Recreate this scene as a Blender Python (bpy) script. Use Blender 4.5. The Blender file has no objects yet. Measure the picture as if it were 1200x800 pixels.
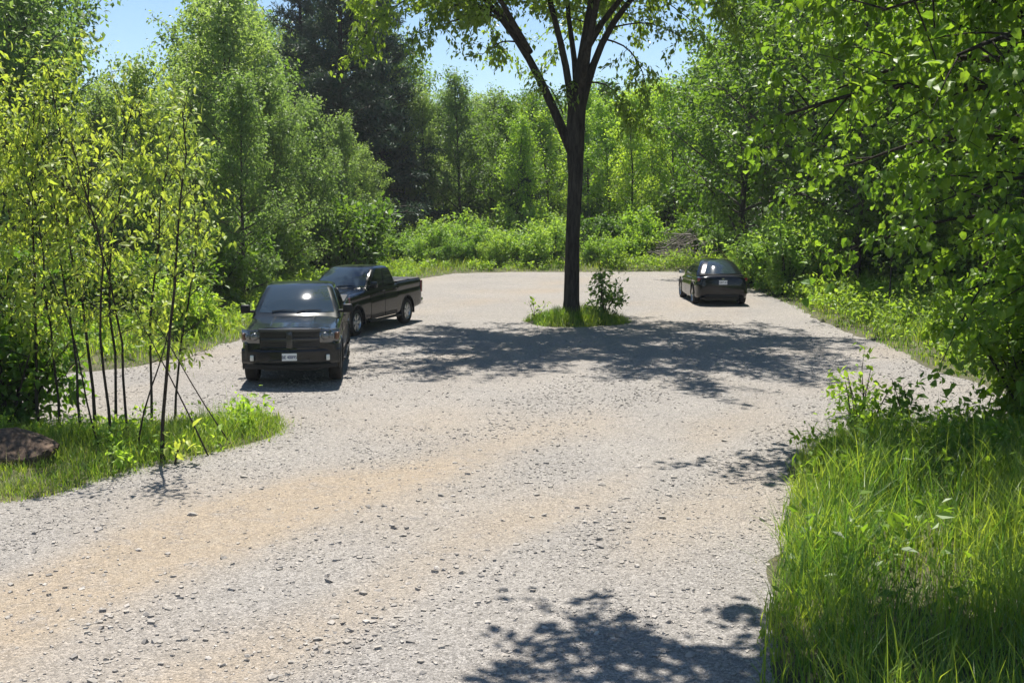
import bpy, math, random
import numpy as np
from mathutils import Vector, Matrix

# ------------------------------------------------------------------ camera, sky, sun, exposure
S = bpy.context.scene
COL = S.collection
R = math.radians
CAM_H, PITCH, FPX = 3.75, 7.2, 1300.0          # camera 3.75 m above the lot, 39 mm lens
cam_d = bpy.data.cameras.new('camera'); cam = bpy.data.objects.new('camera', cam_d); COL.objects.link(cam)
cam_d.sensor_width = 36; cam_d.lens = 36 * FPX / 1200; cam_d.clip_end = 4000; cam_d.clip_start = 0.1
cam.location = (0, 0, CAM_H); cam.rotation_euler = (R(90 - PITCH), 0, 0)
S.camera = cam
SUN_EL, SUN_AZ = 66.0, -5.0                    # sun stands behind the lot, a touch to the west
W = bpy.data.worlds.new('World'); S.world = W; W.use_nodes = True
wn = W.node_tree.nodes; wl = W.node_tree.links
sky = wn.new('ShaderNodeTexSky'); sky.sky_type = 'NISHITA'; sky.sun_disc = False
sky.sun_elevation = R(SUN_EL); sky.sun_rotation = R(SUN_AZ); sky.air_density = 1.0; sky.dust_density = 0.05; sky.ozone_density = 4.0
wl.new(sky.outputs[0], wn['Background'].inputs[0]); wn['Background'].inputs[1].default_value = 0.07
sl = bpy.data.lights.new('sun', 'SUN'); sun = bpy.data.objects.new('sun', sl); COL.objects.link(sun)
sl.energy = 5.0; sl.angle = R(0.53); sl.color = (1.0, 0.95, 0.87)
sd = Vector((math.cos(R(SUN_EL)) * math.sin(R(SUN_AZ)), math.cos(R(SUN_EL)) * math.cos(R(SUN_AZ)), math.sin(R(SUN_EL))))
sun.rotation_euler = sd.to_track_quat('Z', 'Y').to_euler(); sun.location = (0, 30, 60)
S.view_settings.view_transform = 'Standard'; S.view_settings.look = 'None'
S.view_settings.exposure = 1.0; S.view_settings.gamma = 1.0; S.view_settings.use_curve_mapping = False
S.render.engine = 'CYCLES'
cy = S.cycles
cy.use_denoising = True; cy.max_bounces = 8; cy.diffuse_bounces = 4; cy.glossy_bounces = 3
cy.transmission_bounces = 4; cy.transparent_max_bounces = 6; cy.caustics_reflective = False; cy.caustics_refractive = False
cy.use_adaptive_sampling = True; cy.adaptive_threshold = 0.02

# ------------------------------------------------------------------ helpers
def ground_at(px, py, z=0.0):
    """ground point seen at a photograph pixel (1200x800), used to lay the plan out"""
    a = R(PITCH); v = (400 - py) / FPX; u = (px - 600) / FPX
    d = np.array([u, math.cos(a) + v * math.sin(a), -math.sin(a) + v * math.cos(a)])
    t = (z - CAM_H) / d[2]
    return d[0] * t, d[1] * t
def xat(px, Y): return (px - 600) / FPX * Y * 1.005

def tag(o, label=None, cat=None, group=None, kind=None):
    if label: o['label'] = label
    if cat: o['category'] = cat
    if group: o['group'] = group
    if kind: o['kind'] = kind
    return o
def empty(name, loc=(0, 0, 0), rz=0.0, parent=None):
    o = bpy.data.objects.new(name, None); COL.objects.link(o)
    o.location = loc; o.rotation_euler = (0, 0, rz); o.empty_display_size = .2
    if parent: o.parent = parent
    return o
def link(name, me, parent=None, loc=None, rot=None):
    o = bpy.data.objects.new(name, me); COL.objects.link(o)
    if parent: o.parent = parent
    if loc is not None: o.location = loc
    if rot is not None: o.rotation_euler = rot
    return o
def mesh(name, V, F, mat=None, smooth=False, tint=None, extra=None, sharp=None):
    """V (n,3); F a list of integer arrays (k,3) or (k,4), or a list of lists"""
    V = np.asarray(V, np.float32)
    if isinstance(F, np.ndarray): F = [F]
    me = bpy.data.meshes.new(name)
    if len(F) and isinstance(F[0], np.ndarray) and F[0].ndim == 2:
        idx = np.concatenate([f.ravel() for f in F]).astype(np.int32)
        tot = np.concatenate([np.full(len(f), f.shape[1], np.int32) for f in F])
    else:
        idx = np.array([i for f in F for i in f], np.int32); tot = np.array([len(f) for f in F], np.int32)
    st = np.concatenate([[0], np.cumsum(tot)[:-1]]).astype(np.int32)
    me.vertices.add(len(V)); me.vertices.foreach_set('co', V.ravel())
    me.loops.add(len(idx)); me.loops.foreach_set('vertex_index', idx)
    me.polygons.add(len(tot)); me.polygons.foreach_set('loop_start', st); me.polygons.foreach_set('loop_total', tot)
    me.update(calc_edges=True); me.validate()
    if tint is not None:
        a = me.attributes.new('tint', 'FLOAT', 'POINT'); a.data.foreach_set('value', np.asarray(tint, np.float32))
    for k, v in (extra or {}).items():
        a = me.attributes.new(k, 'FLOAT', 'POINT'); a.data.foreach_set('value', np.asarray(v, np.float32))
    if mat: me.materials.append(mat)
    me.polygons.foreach_set('use_smooth', np.full(len(me.polygons), smooth))
    if sharp: me.set_sharp_from_angle(angle=R(sharp))
    return me
class MB:
    """collects pieces of one mesh"""
    def __init__(s): s.V = []; s.F = []; s.n = 0
    def add(s, V, F):
        V = np.asarray(V, float); s.V.append(V); s.F += [[i + s.n for i in f] for f in F]; s.n += len(V); return s
    def box(s, c, h, bev=0.0, rot=None):
        c = np.array(c, float); h = np.array(h, float)
        if bev <= 0:
            P = np.array([[x, y, z] for x in (-1, 1) for y in (-1, 1) for z in (-1, 1)], float) * h
            F = [[0, 1, 3, 2], [4, 6, 7, 5], [0, 4, 5, 1], [2, 3, 7, 6], [0, 2, 6, 4], [1, 5, 7, 3]]
        else:
            import bmesh
            bm = bmesh.new(); bmesh.ops.create_cube(bm, size=2)
            for v in bm.verts: v.co = Vector(np.array(v.co) * h)
            bmesh.ops.bevel(bm, geom=bm.edges[:], offset=bev, segments=2, affect='EDGES', profile=.5)
            P = np.array([v.co[:] for v in bm.verts]); bm.verts.index_update(); F = [[v.index for v in f.verts] for f in bm.faces]; bm.free()
        if rot is not None: P = P @ np.array(rot).T
        return s.add(P + c, F)
    def tube(s, P, rad, k=8):
        V, F = tube(P, rad, k); return s.add(V, F.tolist())
    def lathe(s, prof, k=24, axis='y', c=(0, 0, 0)):
        a = np.arange(k) * 2 * math.pi / k; prof = np.array(prof, float); n = len(prof); V = []
        for r, h in prof:
            V.append(np.stack([r * np.cos(a), np.full(k, h), r * np.sin(a)], 1) if axis == 'y' else np.stack([r * np.cos(a), r * np.sin(a), np.full(k, h)], 1))
        F = [[i * k + j, i * k + (j + 1) % k, (i + 1) * k + (j + 1) % k, (i + 1) * k + j] for i in range(n - 1) for j in range(k)]
        return s.add(np.concatenate(V) + np.array(c), F)
    def mesh(s, name, mat, smooth=False, sharp=None):
        return mesh(name, np.concatenate(s.V), s.F, mat, smooth, sharp=sharp)
def tube(P, rad, k=6):
    P = np.asarray(P, float); n = len(P); rad = np.broadcast_to(np.asarray(rad, float), (n,))
    T = np.gradient(P, axis=0); T /= np.linalg.norm(T, axis=1)[:, None] + 1e-9
    ref = np.array([0, 0, 1.]) if abs(T[:, 2]).mean() < .8 else np.array([0, 1., 0])
    U = np.cross(T, ref); U /= np.linalg.norm(U, axis=1)[:, None] + 1e-9; B = np.cross(T, U)
    a = np.arange(k) * 2 * math.pi / k
    V = (P[:, None] + rad[:, None, None] * (np.cos(a)[None, :, None] * U[:, None] + np.sin(a)[None, :, None] * B[:, None])).reshape(-1, 3)
    i = np.arange(n - 1)[:, None] * k; j = np.arange(k)[None]; j2 = (j + 1) % k
    F = np.stack([i + j, i + j2, i + k + j2, i + k + j], -1).reshape(-1, 4)
    V = np.concatenate([V, P[-1:] + T[-1:] * rad[-1]]); m = len(V) - 1
    base = (n - 1) * k
    C = np.array([[base + q, base + (q + 1) % k, m, m] for q in range(k)])
    return V, np.concatenate([F, C])
def tubes_mesh(name, tl, mat, smooth=True):
    V = []; F4 = []; F3 = []; n = 0
    for P, r, k in tl:
        v, f = tube(P, r, k); q = f[:-k] + n; c = f[-k:, :3] + n
        V.append(v); F4.append(q); F3.append(c); n += len(v)
    return mesh(name, np.concatenate(V), [np.concatenate(F4), np.concatenate(F3)], mat, smooth)
def unit(a): return a / (np.linalg.norm(a, axis=-1, keepdims=True) + 1e-9)
_nr = np.random.RandomState(7); _nd = [( _nr.uniform(0, 2 * math.pi), _nr.uniform(.6, 1.7), _nr.uniform(0, 6.28)) for _ in range(14)]
def nz(x, y, scale=1.0, o=0):
    """smooth noise about -1..1"""
    s = 0; 
    for i in range(7):
        a, f, p = _nd[(i + o) % 14]; s = s + np.sin((x * math.cos(a) + y * math.sin(a)) * f * 2.2 / scale + p + o * 1.7)
    return s / 3.2

# ------------------------------------------------------------------ materials
def mat(name):
    m = bpy.data.materials.new(name); m.use_nodes = True
    return m, m.node_tree.nodes, m.node_tree.links, m.node_tree.nodes['Principled BSDF']
def simple(name, col, rough=.5, metal=0., coat=0., spec=.5, noise=0., nscale=30., bump=0.):
    m, n, l, p = mat(name)
    p.inputs['Base Color'].default_value = (*col, 1); p.inputs['Roughness'].default_value = rough; p.inputs['Metallic'].default_value = metal
    p.inputs['Coat Weight'].default_value = coat; p.inputs['Coat Roughness'].default_value = .06; p.inputs['Specular IOR Level'].default_value = spec
    if noise or bump:
        tc = n.new('ShaderNodeTexCoord'); t = n.new('ShaderNodeTexNoise'); t.inputs['Scale'].default_value = nscale; t.inputs['Detail'].default_value = 6
        l.new(tc.outputs['Object'], t.inputs['Vector'])
        if noise:
            r = n.new('ShaderNodeMapRange'); r.inputs['From Min'].default_value = .3; r.inputs['From Max'].default_value = .7
            r.inputs['To Min'].default_value = 1 - noise; r.inputs['To Max'].default_value = 1 + noise; l.new(t.outputs['Fac'], r.inputs['Value'])
            mx = n.new('ShaderNodeMix'); mx.data_type = 'RGBA'; mx.blend_type = 'MULTIPLY'; mx.inputs[0].default_value = 1
            mx.inputs[6].default_value = (*col, 1); l.new(r.outputs[0], mx.inputs[7]); l.new(mx.outputs[2], p.inputs['Base Color'])
        if bump:
            b = n.new('ShaderNodeBump'); b.inputs['Strength'].default_value = bump; b.inputs['Distance'].default_value = .02
            l.new(t.outputs['Fac'], b.inputs['Height']); l.new(b.outputs[0], p.inputs['Normal'])
    return m
def leafmat(name, ca, cb, tr=.45, rough=.45, tboost=(2.7, 2.6, 1.0), spec=.16):
    m, n, l, p = mat(name)
    at = n.new('ShaderNodeAttribute'); at.attribute_name = 'tint'
    mx = n.new('ShaderNodeMix'); mx.data_type = 'RGBA'; mx.inputs[6].default_value = (*ca, 1); mx.inputs[7].default_value = (*cb, 1)
    l.new(at.outputs['Fac'], mx.inputs[0])
    oi = n.new('ShaderNodeObjectInfo'); mr = n.new('ShaderNodeMapRange'); mr.inputs['To Min'].default_value = .95; mr.inputs['To Max'].default_value = 1.4
    l.new(oi.outputs['Random'], mr.inputs['Value'])
    hs = n.new('ShaderNodeHueSaturation'); l.new(mx.outputs[2], hs.inputs['Color']); l.new(mr.outputs[0], hs.inputs['Value'])
    mh = n.new('ShaderNodeMapRange'); mh.inputs['To Min'].default_value = .515; mh.inputs['To Max'].default_value = .488
    l.new(oi.outputs['Random'], mh.inputs['Value']); l.new(mh.outputs[0], hs.inputs['Hue'])
    l.new(hs.outputs[0], p.inputs['Base Color']); p.inputs['Roughness'].default_value = rough; p.inputs['Specular IOR Level'].default_value = spec
    tb = n.new('ShaderNodeMix'); tb.data_type = 'RGBA'; tb.blend_type = 'MULTIPLY'; tb.inputs[0].default_value = 1; tb.inputs[7].default_value = (*[q * tr * 1.5 for q in tboost], 1)
    tb.clamp_result = False
    l.new(hs.outputs[0], tb.inputs[6])
    t = n.new('ShaderNodeBsdfTranslucent'); l.new(tb.outputs[2], t.inputs['Color'])
    ms = n.new('ShaderNodeAddShader')
    l.new(p.outputs[0], ms.inputs[0]); l.new(t.outputs[0], ms.inputs[1]); l.new(ms.outputs[0], n['Material Output'].inputs['Surface'])
    return m
def barkmat(name, ca, cb, scale=12.):
    m, n, l, p = mat(name)
    tc = n.new('ShaderNodeTexCoord'); mp = n.new('ShaderNodeMapping'); mp.inputs['Scale'].default_value = (1, 1, .18)
    l.new(tc.outputs['Object'], mp.inputs['Vector'])
    t = n.new('ShaderNodeTexNoise'); t.inputs['Scale'].default_value = scale; t.inputs['Detail'].default_value = 8; t.inputs['Roughness'].default_value = .7
    l.new(mp.outputs[0], t.inputs['Vector'])
    cr = n.new('ShaderNodeValToRGB'); cr.color_ramp.elements[0].position = .38; cr.color_ramp.elements[0].color = (*ca, 1)
    cr.color_ramp.elements[1].position = .66; cr.color_ramp.elements[1].color = (*cb, 1)
    l.new(t.outputs['Fac'], cr.inputs[0]); l.new(cr.outputs[0], p.inputs['Base Color']); p.inputs['Roughness'].default_value = .9; p.inputs['Specular IOR Level'].default_value = .15
    b = n.new('ShaderNodeBump'); b.inputs['Strength'].default_value = .9; b.inputs['Distance'].default_value = .03
    l.new(t.outputs['Fac'], b.inputs['Height']); l.new(b.outputs[0], p.inputs['Normal'])
    return m
def gravelmat():
    m, n, l, p = mat('crushed_gravel')
    tc = n.new('ShaderNodeTexCoord')
    def vor(sc, feat='F1'):
        v = n.new('ShaderNodeTexVoronoi'); v.feature = feat; v.inputs['Scale'].default_value = sc; l.new(tc.outputs['Object'], v.inputs['Vector']); return v
    def noi(sc, det=5, ro=.6):
        v = n.new('ShaderNodeTexNoise'); v.inputs['Scale'].default_value = sc; v.inputs['Detail'].default_value = det; v.inputs['Roughness'].default_value = ro
        l.new(tc.outputs['Object'], v.inputs['Vector']); return v
    def mixc(f, a, b, mode='MIX'):
        x = n.new('ShaderNodeMix'); x.data_type = 'RGBA'; x.blend_type = mode
        for sock, v in ((0, f), (6, a), (7, b)):
            if isinstance(v, (float, int)): x.inputs[sock].default_value = v
            elif isinstance(v, tuple): x.inputs[sock].default_value = (*v, 1)
            else: l.new(v, x.inputs[sock])
        return x.outputs[2]
    def ramp(v, a, b, lo=0., hi=1.):
        r = n.new('ShaderNodeMapRange'); l.new(v, r.inputs['Value'])
        for k, q in (('From Min', a), ('From Max', b), ('To Min', lo), ('To Max', hi)): r.inputs[k].default_value = q
        return r.outputs[0]
    at = n.new('ShaderNodeAttribute'); at.attribute_name = 'sand'
    big = noi(.35, 6); mid = noi(2.2, 6, .7); fine = noi(60, 3)
    v1 = vor(38); v2 = vor(95)
    sepc = n.new('ShaderNodeSeparateColor'); l.new(v1.outputs['Color'], sepc.inputs[0])
    sep2 = n.new('ShaderNodeSeparateColor'); l.new(v2.outputs['Color'], sep2.inputs[0])
    sandm = n.new('ShaderNodeMath'); sandm.operation = 'MULTIPLY'; l.new(at.outputs['Fac'], sandm.inputs[0]); l.new(ramp(mid.outputs['Fac'], .25, .52), sandm.inputs[1])
    grey = mixc(ramp(big.outputs['Fac'], .35, .65), (.255, .24, .224), (.295, .274, .25))
    tan = mixc(ramp(mid.outputs['Fac'], .4, .62), (.315, .245, .168), (.32, .262, .195))
    c = mixc(sandm.outputs[0], grey, tan)
    con = ramp(sandm.outputs[0], 0, .9, 1, .7)
    c = mixc(con, c, ramp(sepc.outputs[0], 0, 1, .62, 1.3), 'MULTIPLY')
    c = mixc(con, c, ramp(sep2.outputs[1], 0, 1, .62, 1.32), 'MULTIPLY')
    # fines between stones
    c = mixc(ramp(mid.outputs['Fac'], .3, .7, .0, .35), c, mixc(ramp(fine.outputs['Fac'], .3, .7), (.215, .196, .172), (.33, .306, .274)))
    l.new(c, p.inputs['Base Color']); p.inputs['Roughness'].default_value = .92; p.inputs['Specular IOR Level'].default_value = .2
    h = n.new('ShaderNodeMath'); h.operation = 'MULTIPLY_ADD'; l.new(ramp(v1.outputs['Distance'], 0, .7, 1, 0), h.inputs[0])
    h.inputs[1].default_value = .9; l.new(ramp(v2.outputs['Distance'], 0, .7, .6, 0), h.inputs[2])
    h2 = n.new('ShaderNodeMath'); h2.operation = 'MULTIPLY_ADD'; l.new(sepc.outputs[1], h2.inputs[0]); h2.inputs[1].default_value = .5; l.new(h.outputs[0], h2.inputs[2])
    b = n.new('ShaderNodeBump'); b.inputs['Strength'].default_value = .85; b.inputs['Distance'].default_value = .014
    l.new(h2.outputs[0], b.inputs['Height']); l.new(b.outputs[0], p.inputs['Normal'])
    return m
def stonemat():
    m, n, l, p = mat('limestone_chips')
    at = n.new('ShaderNodeAttribute'); at.attribute_name = 'tint'; oi = n.new('ShaderNodeObjectInfo')
    ad = n.new('ShaderNodeMath'); l.new(at.outputs['Fac'], ad.inputs[0]); ad.inputs[1].default_value = 0
    cr = n.new('ShaderNodeValToRGB'); e = cr.color_ramp.elements
    e[0].position = 0; e[0].color = (.21, .195, .178, 1); e[1].position = 1; e[1].color = (.42, .385, .345, 1)
    k = e.new(.35); k.color = (.3, .278, .252, 1); k = e.new(.75); k.color = (.34, .31, .27, 1)
    l.new(ad.outputs[0], cr.inputs[0])
    tc = n.new('ShaderNodeTexCoord'); t = n.new('ShaderNodeTexNoise'); t.inputs['Scale'].default_value = 60; l.new(tc.outputs['Object'], t.inputs['Vector'])
    mx = n.new('ShaderNodeMix'); mx.data_type = 'RGBA'; mx.blend_type = 'MULTIPLY'; mx.inputs[0].default_value = .5
    l.new(cr.outputs[0], mx.inputs[6]); l.new(t.outputs['Fac'], mx.inputs[7]); mx2 = n.new('ShaderNodeMix'); mx2.data_type = 'RGBA'; mx2.blend_type = 'MULTIPLY'; mx2.inputs[0].default_value = 1
    mx2.inputs[7].default_value = (1.25, 1.25, 1.25, 1); l.new(mx.outputs[2], mx2.inputs[6])
    l.new(mx2.outputs[2], p.inputs['Base Color']); p.inputs['Roughness'].default_value = .85; p.inputs['Specular IOR Level'].default_value = .2
    return m
def soilmat():
    m, n, l, p = mat('soil_and_leaf_litter')
    tc = n.new('ShaderNodeTexCoord'); t = n.new('ShaderNodeTexNoise'); t.inputs['Scale'].default_value = 5; t.inputs['Detail'].default_value = 9; t.inputs['Roughness'].default_value = .75
    l.new(tc.outputs['Object'], t.inputs['Vector'])
    cr = n.new('ShaderNodeValToRGB'); e = cr.color_ramp.elements; e[0].position = .36; e[0].color = (.045, .04, .022, 1); e[1].position = .68; e[1].color = (.13, .105, .06, 1)
    k = e.new(.52); k.color = (.06, .062, .024, 1)
    l.new(t.outputs['Fac'], cr.inputs[0]); l.new(cr.outputs[0], p.inputs['Base Color']); p.inputs['Roughness'].default_value = .95
    b = n.new('ShaderNodeBump'); b.inputs['Strength'].default_value = .6; b.inputs['Distance'].default_value = .05; l.new(t.outputs['Fac'], b.inputs['Height']); l.new(b.outputs[0], p.inputs['Normal'])
    return m
M = {}
M['gravel'] = gravelmat(); M['stone'] = stonemat(); M['soil'] = soilmat()
M['bark'] = barkmat('dark_elm_bark', (.018, .015, .012), (.065, .055, .045), 9)
M['bark2'] = barkmat('grey_bark', (.04, .036, .03), (.12, .11, .095), 14)
M['bark3'] = barkmat('sapling_bark', (.025, .02, .016), (.075, .062, .05), 30)
M['twig'] = barkmat('dead_twigs', (.15, .135, .12), (.32, .29, .26), 30)
M['L_elm'] = leafmat('elm_leaves', (.04, .07, .014), (.085, .125, .026), .45)
M['L_aspen'] = leafmat('aspen_leaves', (.066, .10, .036), (.115, .155, .052), .42, .5, (2.2, 2.3, 1.1))
M['L_maple'] = leafmat('maple_leaves', (.03, .062, .011), (.062, .105, .018), .40, .5)
M['L_bright'] = leafmat('young_leaves', (.07, .125, .02), (.12, .17, .028), .48)
M['L_yellow'] = leafmat('fresh_spring_leaves', (.085, .125, .026), (.15, .175, .045), .42, .5)
M['L_bass'] = leafmat('basswood_leaves', (.028, .06, .009), (.07, .112, .016), .5, .45)
M['L_pine'] = leafmat('pine_needles', (.024, .052, .036), (.05, .085, .05), .15, .5, (1.2, 1.2, .8))
M['L_shrub'] = leafmat('shrub_leaves', (.06, .115, .022), (.11, .16, .04), .42, .5)
M['grass'] = leafmat('grass_blades', (.03, .068, .014), (.11, .145, .026), .40, .42)
M['drygrass'] = leafmat('dry_grass', (.16, .15, .06), (.25, .22, .1), .35, .6, (1.2, 1.2, 1.0))
M['weed'] = leafmat('verge_weeds', (.085, .135, .02), (.15, .19, .038), .45, .5)
M['rock'] = simple('brown_boulder_rock', (.095, .066, .048), .92, noise=.6, nscale=11, bump=1.0, spec=.2)

# ------------------------------------------------------------------ plan of the lot
RIGHT = [(905, 1500), (905, 830), (897, 720), (915, 640), (926, 590), (922, 545), (945, 522), (1000, 513), (1060, 506), (1120, 500), (1200, 495), (1290, 486),
         (1290, 476), (1190, 460), (1110, 437), (1050, 412), (1000, 391), (960, 374), (915, 353), (880, 338), (850, 325), (800, 319)]
BACK = [(700, 318.5), (600, 319), (530, 320.5), (500, 325), (455, 337), (400, 352), (335, 376), (281, 399), (210, 420), (130, 432), (50, 437), (-70, 441)]
LEFT = [(-70, 511), (60, 507), (150, 502), (250, 496), (318, 490), (342, 496), (336, 512), (250, 536), (150, 561), (80, 579), (0, 593), (-70, 610), (-300, 700), (-1100, 1500)]
POLY = np.array([ground_at(x, y) for x, y in RIGHT + BACK + LEFT])
def sdist(x, y):
    """signed distance to the lot's edge, negative inside"""
    x = np.asarray(x, float); y = np.asarray(y, float); sh = x.shape; x = x.ravel(); y = y.ravel()
    d = np.full(len(x), 1e9); ins = np.zeros(len(x), bool)
    for i in range(len(POLY)):
        a = POLY[i]; b = POLY[(i + 1) % len(POLY)]; e = b - a
        t = np.clip(((x - a[0]) * e[0] + (y - a[1]) * e[1]) / (e @ e), 0, 1)
        d = np.minimum(d, np.hypot(x - a[0] - t * e[0], y - a[1] - t * e[1]))
        c = (a[1] > y) != (b[1] > y)
        ins ^= c & (x < (b[0] - a[0]) * (y - a[1]) / (b[1] - a[1] + 1e-12) + a[0])
    return np.where(ins, -d, d).reshape(sh)
def sm(a, b, v): t = np.clip((v - a) / (b - a), 0, 1); return t * t * (3 - 2 * t)
ISL = (2.0, 34.5)
def island(x, y): return np.hypot((x - ISL[0]) / 1.55, (y - ISL[1]) / 1.5)
def gz(x, y, d=None):
    """height of the soil sheet"""
    x = np.asarray(x, float); y = np.asarray(y, float)
    if d is None: d = sdist(x, y)
    d = d + .12 * nz(x, y, .8) + .06 * nz(x, y, .25, 3)
    z = -.07 + .11 * sm(-.25, .25, d) + .16 * sm(.2, 3, d) + sm(.5, 12, d) * .3 * (1 + .5 * nz(x, y, 9, 2)) * sm(8, 20, y)
    z = z + .75 * sm(.4, 12, d) * sm(3, 8, x) * sm(20, 28, y)
    isl = island(x, y) + .08 * nz(x, y, .7, 5)
    return np.maximum(z, np.where(isl < 1.3, -.07 + .22 * sm(1.15, .6, isl), -9))
def lotz(x, y):
    return .012 * nz(x, y, 1.6) + .02 * nz(x, y, 6, 4) + .006 * nz(x, y, .5, 8)
def grid(name, xs, ys, zf, mt, extra=None, keep=None):
    X, Y = np.meshgrid(xs, ys); Z = zf(X, Y); nx, ny = len(xs), len(ys)
    i = np.arange(ny - 1)[:, None] * nx + np.arange(nx - 1)[None]
    F = np.stack([i, i + 1, i + nx + 1, i + nx], -1).reshape(-1, 4)
    V = np.stack([X, Y, Z], -1).reshape(-1, 3)
    if keep is not None:
        k = keep(X, Y).ravel(); F = F[k[F].any(1)]
        used = np.unique(F); mp = np.zeros(len(V), int); mp[used] = np.arange(len(used)); V = V[used]; F = mp[F]
        return mesh(name, V, F, mt, True, extra={k2: f(V[:, 0], V[:, 1]) for k2, f in (extra or {}).items()})
    return mesh(name, V, F, mt, True)
far = lambda a: np.array([a, a * 2, a * 4, a * 10])
xs = np.concatenate([-far(70)[::-1] - 20, np.arange(-60, -24, 1.5), np.arange(-24, 24, .3), np.arange(24, 60.1, 1.5), far(70) + 20])
ys = np.concatenate([[-300, -60, -20, -5, 0, 3], np.arange(5, 62, .3), np.arange(62, 120, 1.5), [125, 160, 300, 700, 1500]])
ground = link('ground', grid('ground', xs, ys, gz, M['soil'])); tag(ground, 'dark soil and leaf litter under the trees and verges', 'ground', kind='structure')
TR = [np.array([ground_at(*p) for p in t]) for t in (
    [(-60, 745), (80, 690), (200, 645), (300, 605), (380, 580), (520, 545), (640, 500), (720, 460)],
    [(250, 800), (380, 730), (480, 680), (600, 620), (720, 570), (820, 520), (900, 460), (960, 430)],
    [(560, 800), (640, 720), (740, 640), (830, 580), (880, 540)])]
def dline(x, y, L):
    d = np.full(np.shape(x), 1e9)
    for a, b in zip(L[:-1], L[1:]):
        e = b - a; t = np.clip(((x - a[0]) * e[0] + (y - a[1]) * e[1]) / (e @ e), 0, 1); d = np.minimum(d, np.hypot(x - a[0] - t * e[0], y - a[1] - t * e[1]))
    return d
def sand(x, y):
    w = .15 * nz(x, y, .9, 2)
    a = 1.0 * np.exp(-((dline(x, y, TR[0]) + w) / .75) ** 2) * sm(22, 13, y)
    b = .75 * np.exp(-((dline(x, y, TR[1]) + w) / .5) ** 2) * sm(24, 12, y)
    c = .6 * np.exp(-((dline(x, y, TR[2]) + w) / .6) ** 2)
    return np.clip(1.4 * a + .8 * b + .6 * c + .05 + .26 * nz(x, y, 2.2, 6) + .12 * nz(x, y, .7, 2), 0, 1)
def rut(x, y): return -.03 * sum(np.exp(-(dline(x, y, t) / .35) ** 2) for t in TR)
lot = link('gravel_lot', grid('gravel_lot', np.arange(-24, 24, .22), np.arange(4, 63, .22), lambda x, y: lotz(x, y) + rut(x, y), M['gravel'], {'sand': sand}, lambda x, y: sdist(x, y) < .8))
tag(lot, 'pale crushed gravel of the parking lot and driveway with sandy wheel tracks', 'gravel', kind='structure')

# ------------------------------------------------------------------ stones
rs = np.random.RandomState(11)
CUBE = np.array([[x, y, z] for x in (-1, 1) for y in (-1, 1) for z in (-1, 1)], float)
CF = np.array([[0, 1, 3, 2], [4, 6, 7, 5], [0, 4, 5, 1], [2, 3, 7, 6], [0, 2, 6, 4], [1, 5, 7, 3]])
def rotz(a): c, s = np.cos(a), np.sin(a); z = 0 * a; o = z + 1; return np.stack([np.stack([c, -s, z], -1), np.stack([s, c, z], -1), np.stack([z, z, o], -1)], -2)
def rotx(a): c, s = np.cos(a), np.sin(a); z = 0 * a; o = z + 1; return np.stack([np.stack([o, z, z], -1), np.stack([z, c, -s], -1), np.stack([z, s, c], -1)], -2)
CL = [ground_at(*p) for p in ((520, 660), (545, 672), (680, 622), (700, 600), (440, 735), (420, 750), (480, 700), (585, 705), (760, 740), (150, 725), (100, 720), (350, 660),
      (560, 570), (610, 560), (780, 580), (830, 540), (700, 640), (200, 700), (60, 640), (30, 690), (120, 780), (640, 540), (380, 640), (460, 600), (240, 745))]
def scatter_stones(n):
    y = 7.0 + 30 * rs.rand(n) ** 1.7; x = rs.uniform(-1, 1, n) * (y * .5 + .6)
    den = .35 + .45 * nz(x, y, 1.4, 3) + .35 * nz(x, y, .5, 1) - .8 * sand(x, y) + .45 * np.exp(-(sdist(x, y) / 1.2) ** 2)
    k = (rs.rand(n) < np.clip(den, .1, 1) * sm(36, 17, y) * .75) & (sdist(x, y) < .1); return x[k], y[k]
sx, sy = scatter_stones(150000)
cx = np.concatenate([c[0] + rs.normal(0, .22 + .01 * c[1], 34) for c in CL]); cyy = np.concatenate([c[1] + rs.normal(0, .16 + .02 * c[1], 34) for c in CL])
k = sdist(cx, cyy) < 0; cx, cyy = cx[k], cyy[k]
sx = np.concatenate([sx, cx]); sy = np.concatenate([sy, cyy]); n = len(sx)
size = .005 + .013 * rs.rand(n) ** 3.5 + .0006 * np.maximum(sy - 10, 0); size[-len(cx):] = .01 + .022 * rs.rand(len(cx)) ** 2.4
sz3 = size[:, None] * np.stack([rs.uniform(.8, 1.7, n), rs.uniform(.7, 1.1, n), rs.uniform(.4, .8, n)], 1)
V = CUBE[None] * rs.uniform(.45, 1.1, (n, 8, 3)) * sz3[:, None]
V = np.einsum('nij,nkj->nki', rotz(rs.uniform(0, 6.28, n)) @ rotx(rs.normal(0, .35, n)), V)
V += np.stack([sx, sy, lotz(sx, sy) + rut(sx, sy) + sz3[:, 2] * .15], 1)[:, None]
F = (CF[None] + np.arange(n)[:, None, None] * 8).reshape(-1, 4)
gr = link('gravel', mesh('gravel', V.reshape(-1, 3), F, M['stone'], False, tint=np.repeat(rs.rand(n), 8))); tag(gr, 'loose crushed limestone chips strewn over the driveway', 'gravel', kind='stuff')
shapes = []
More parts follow.
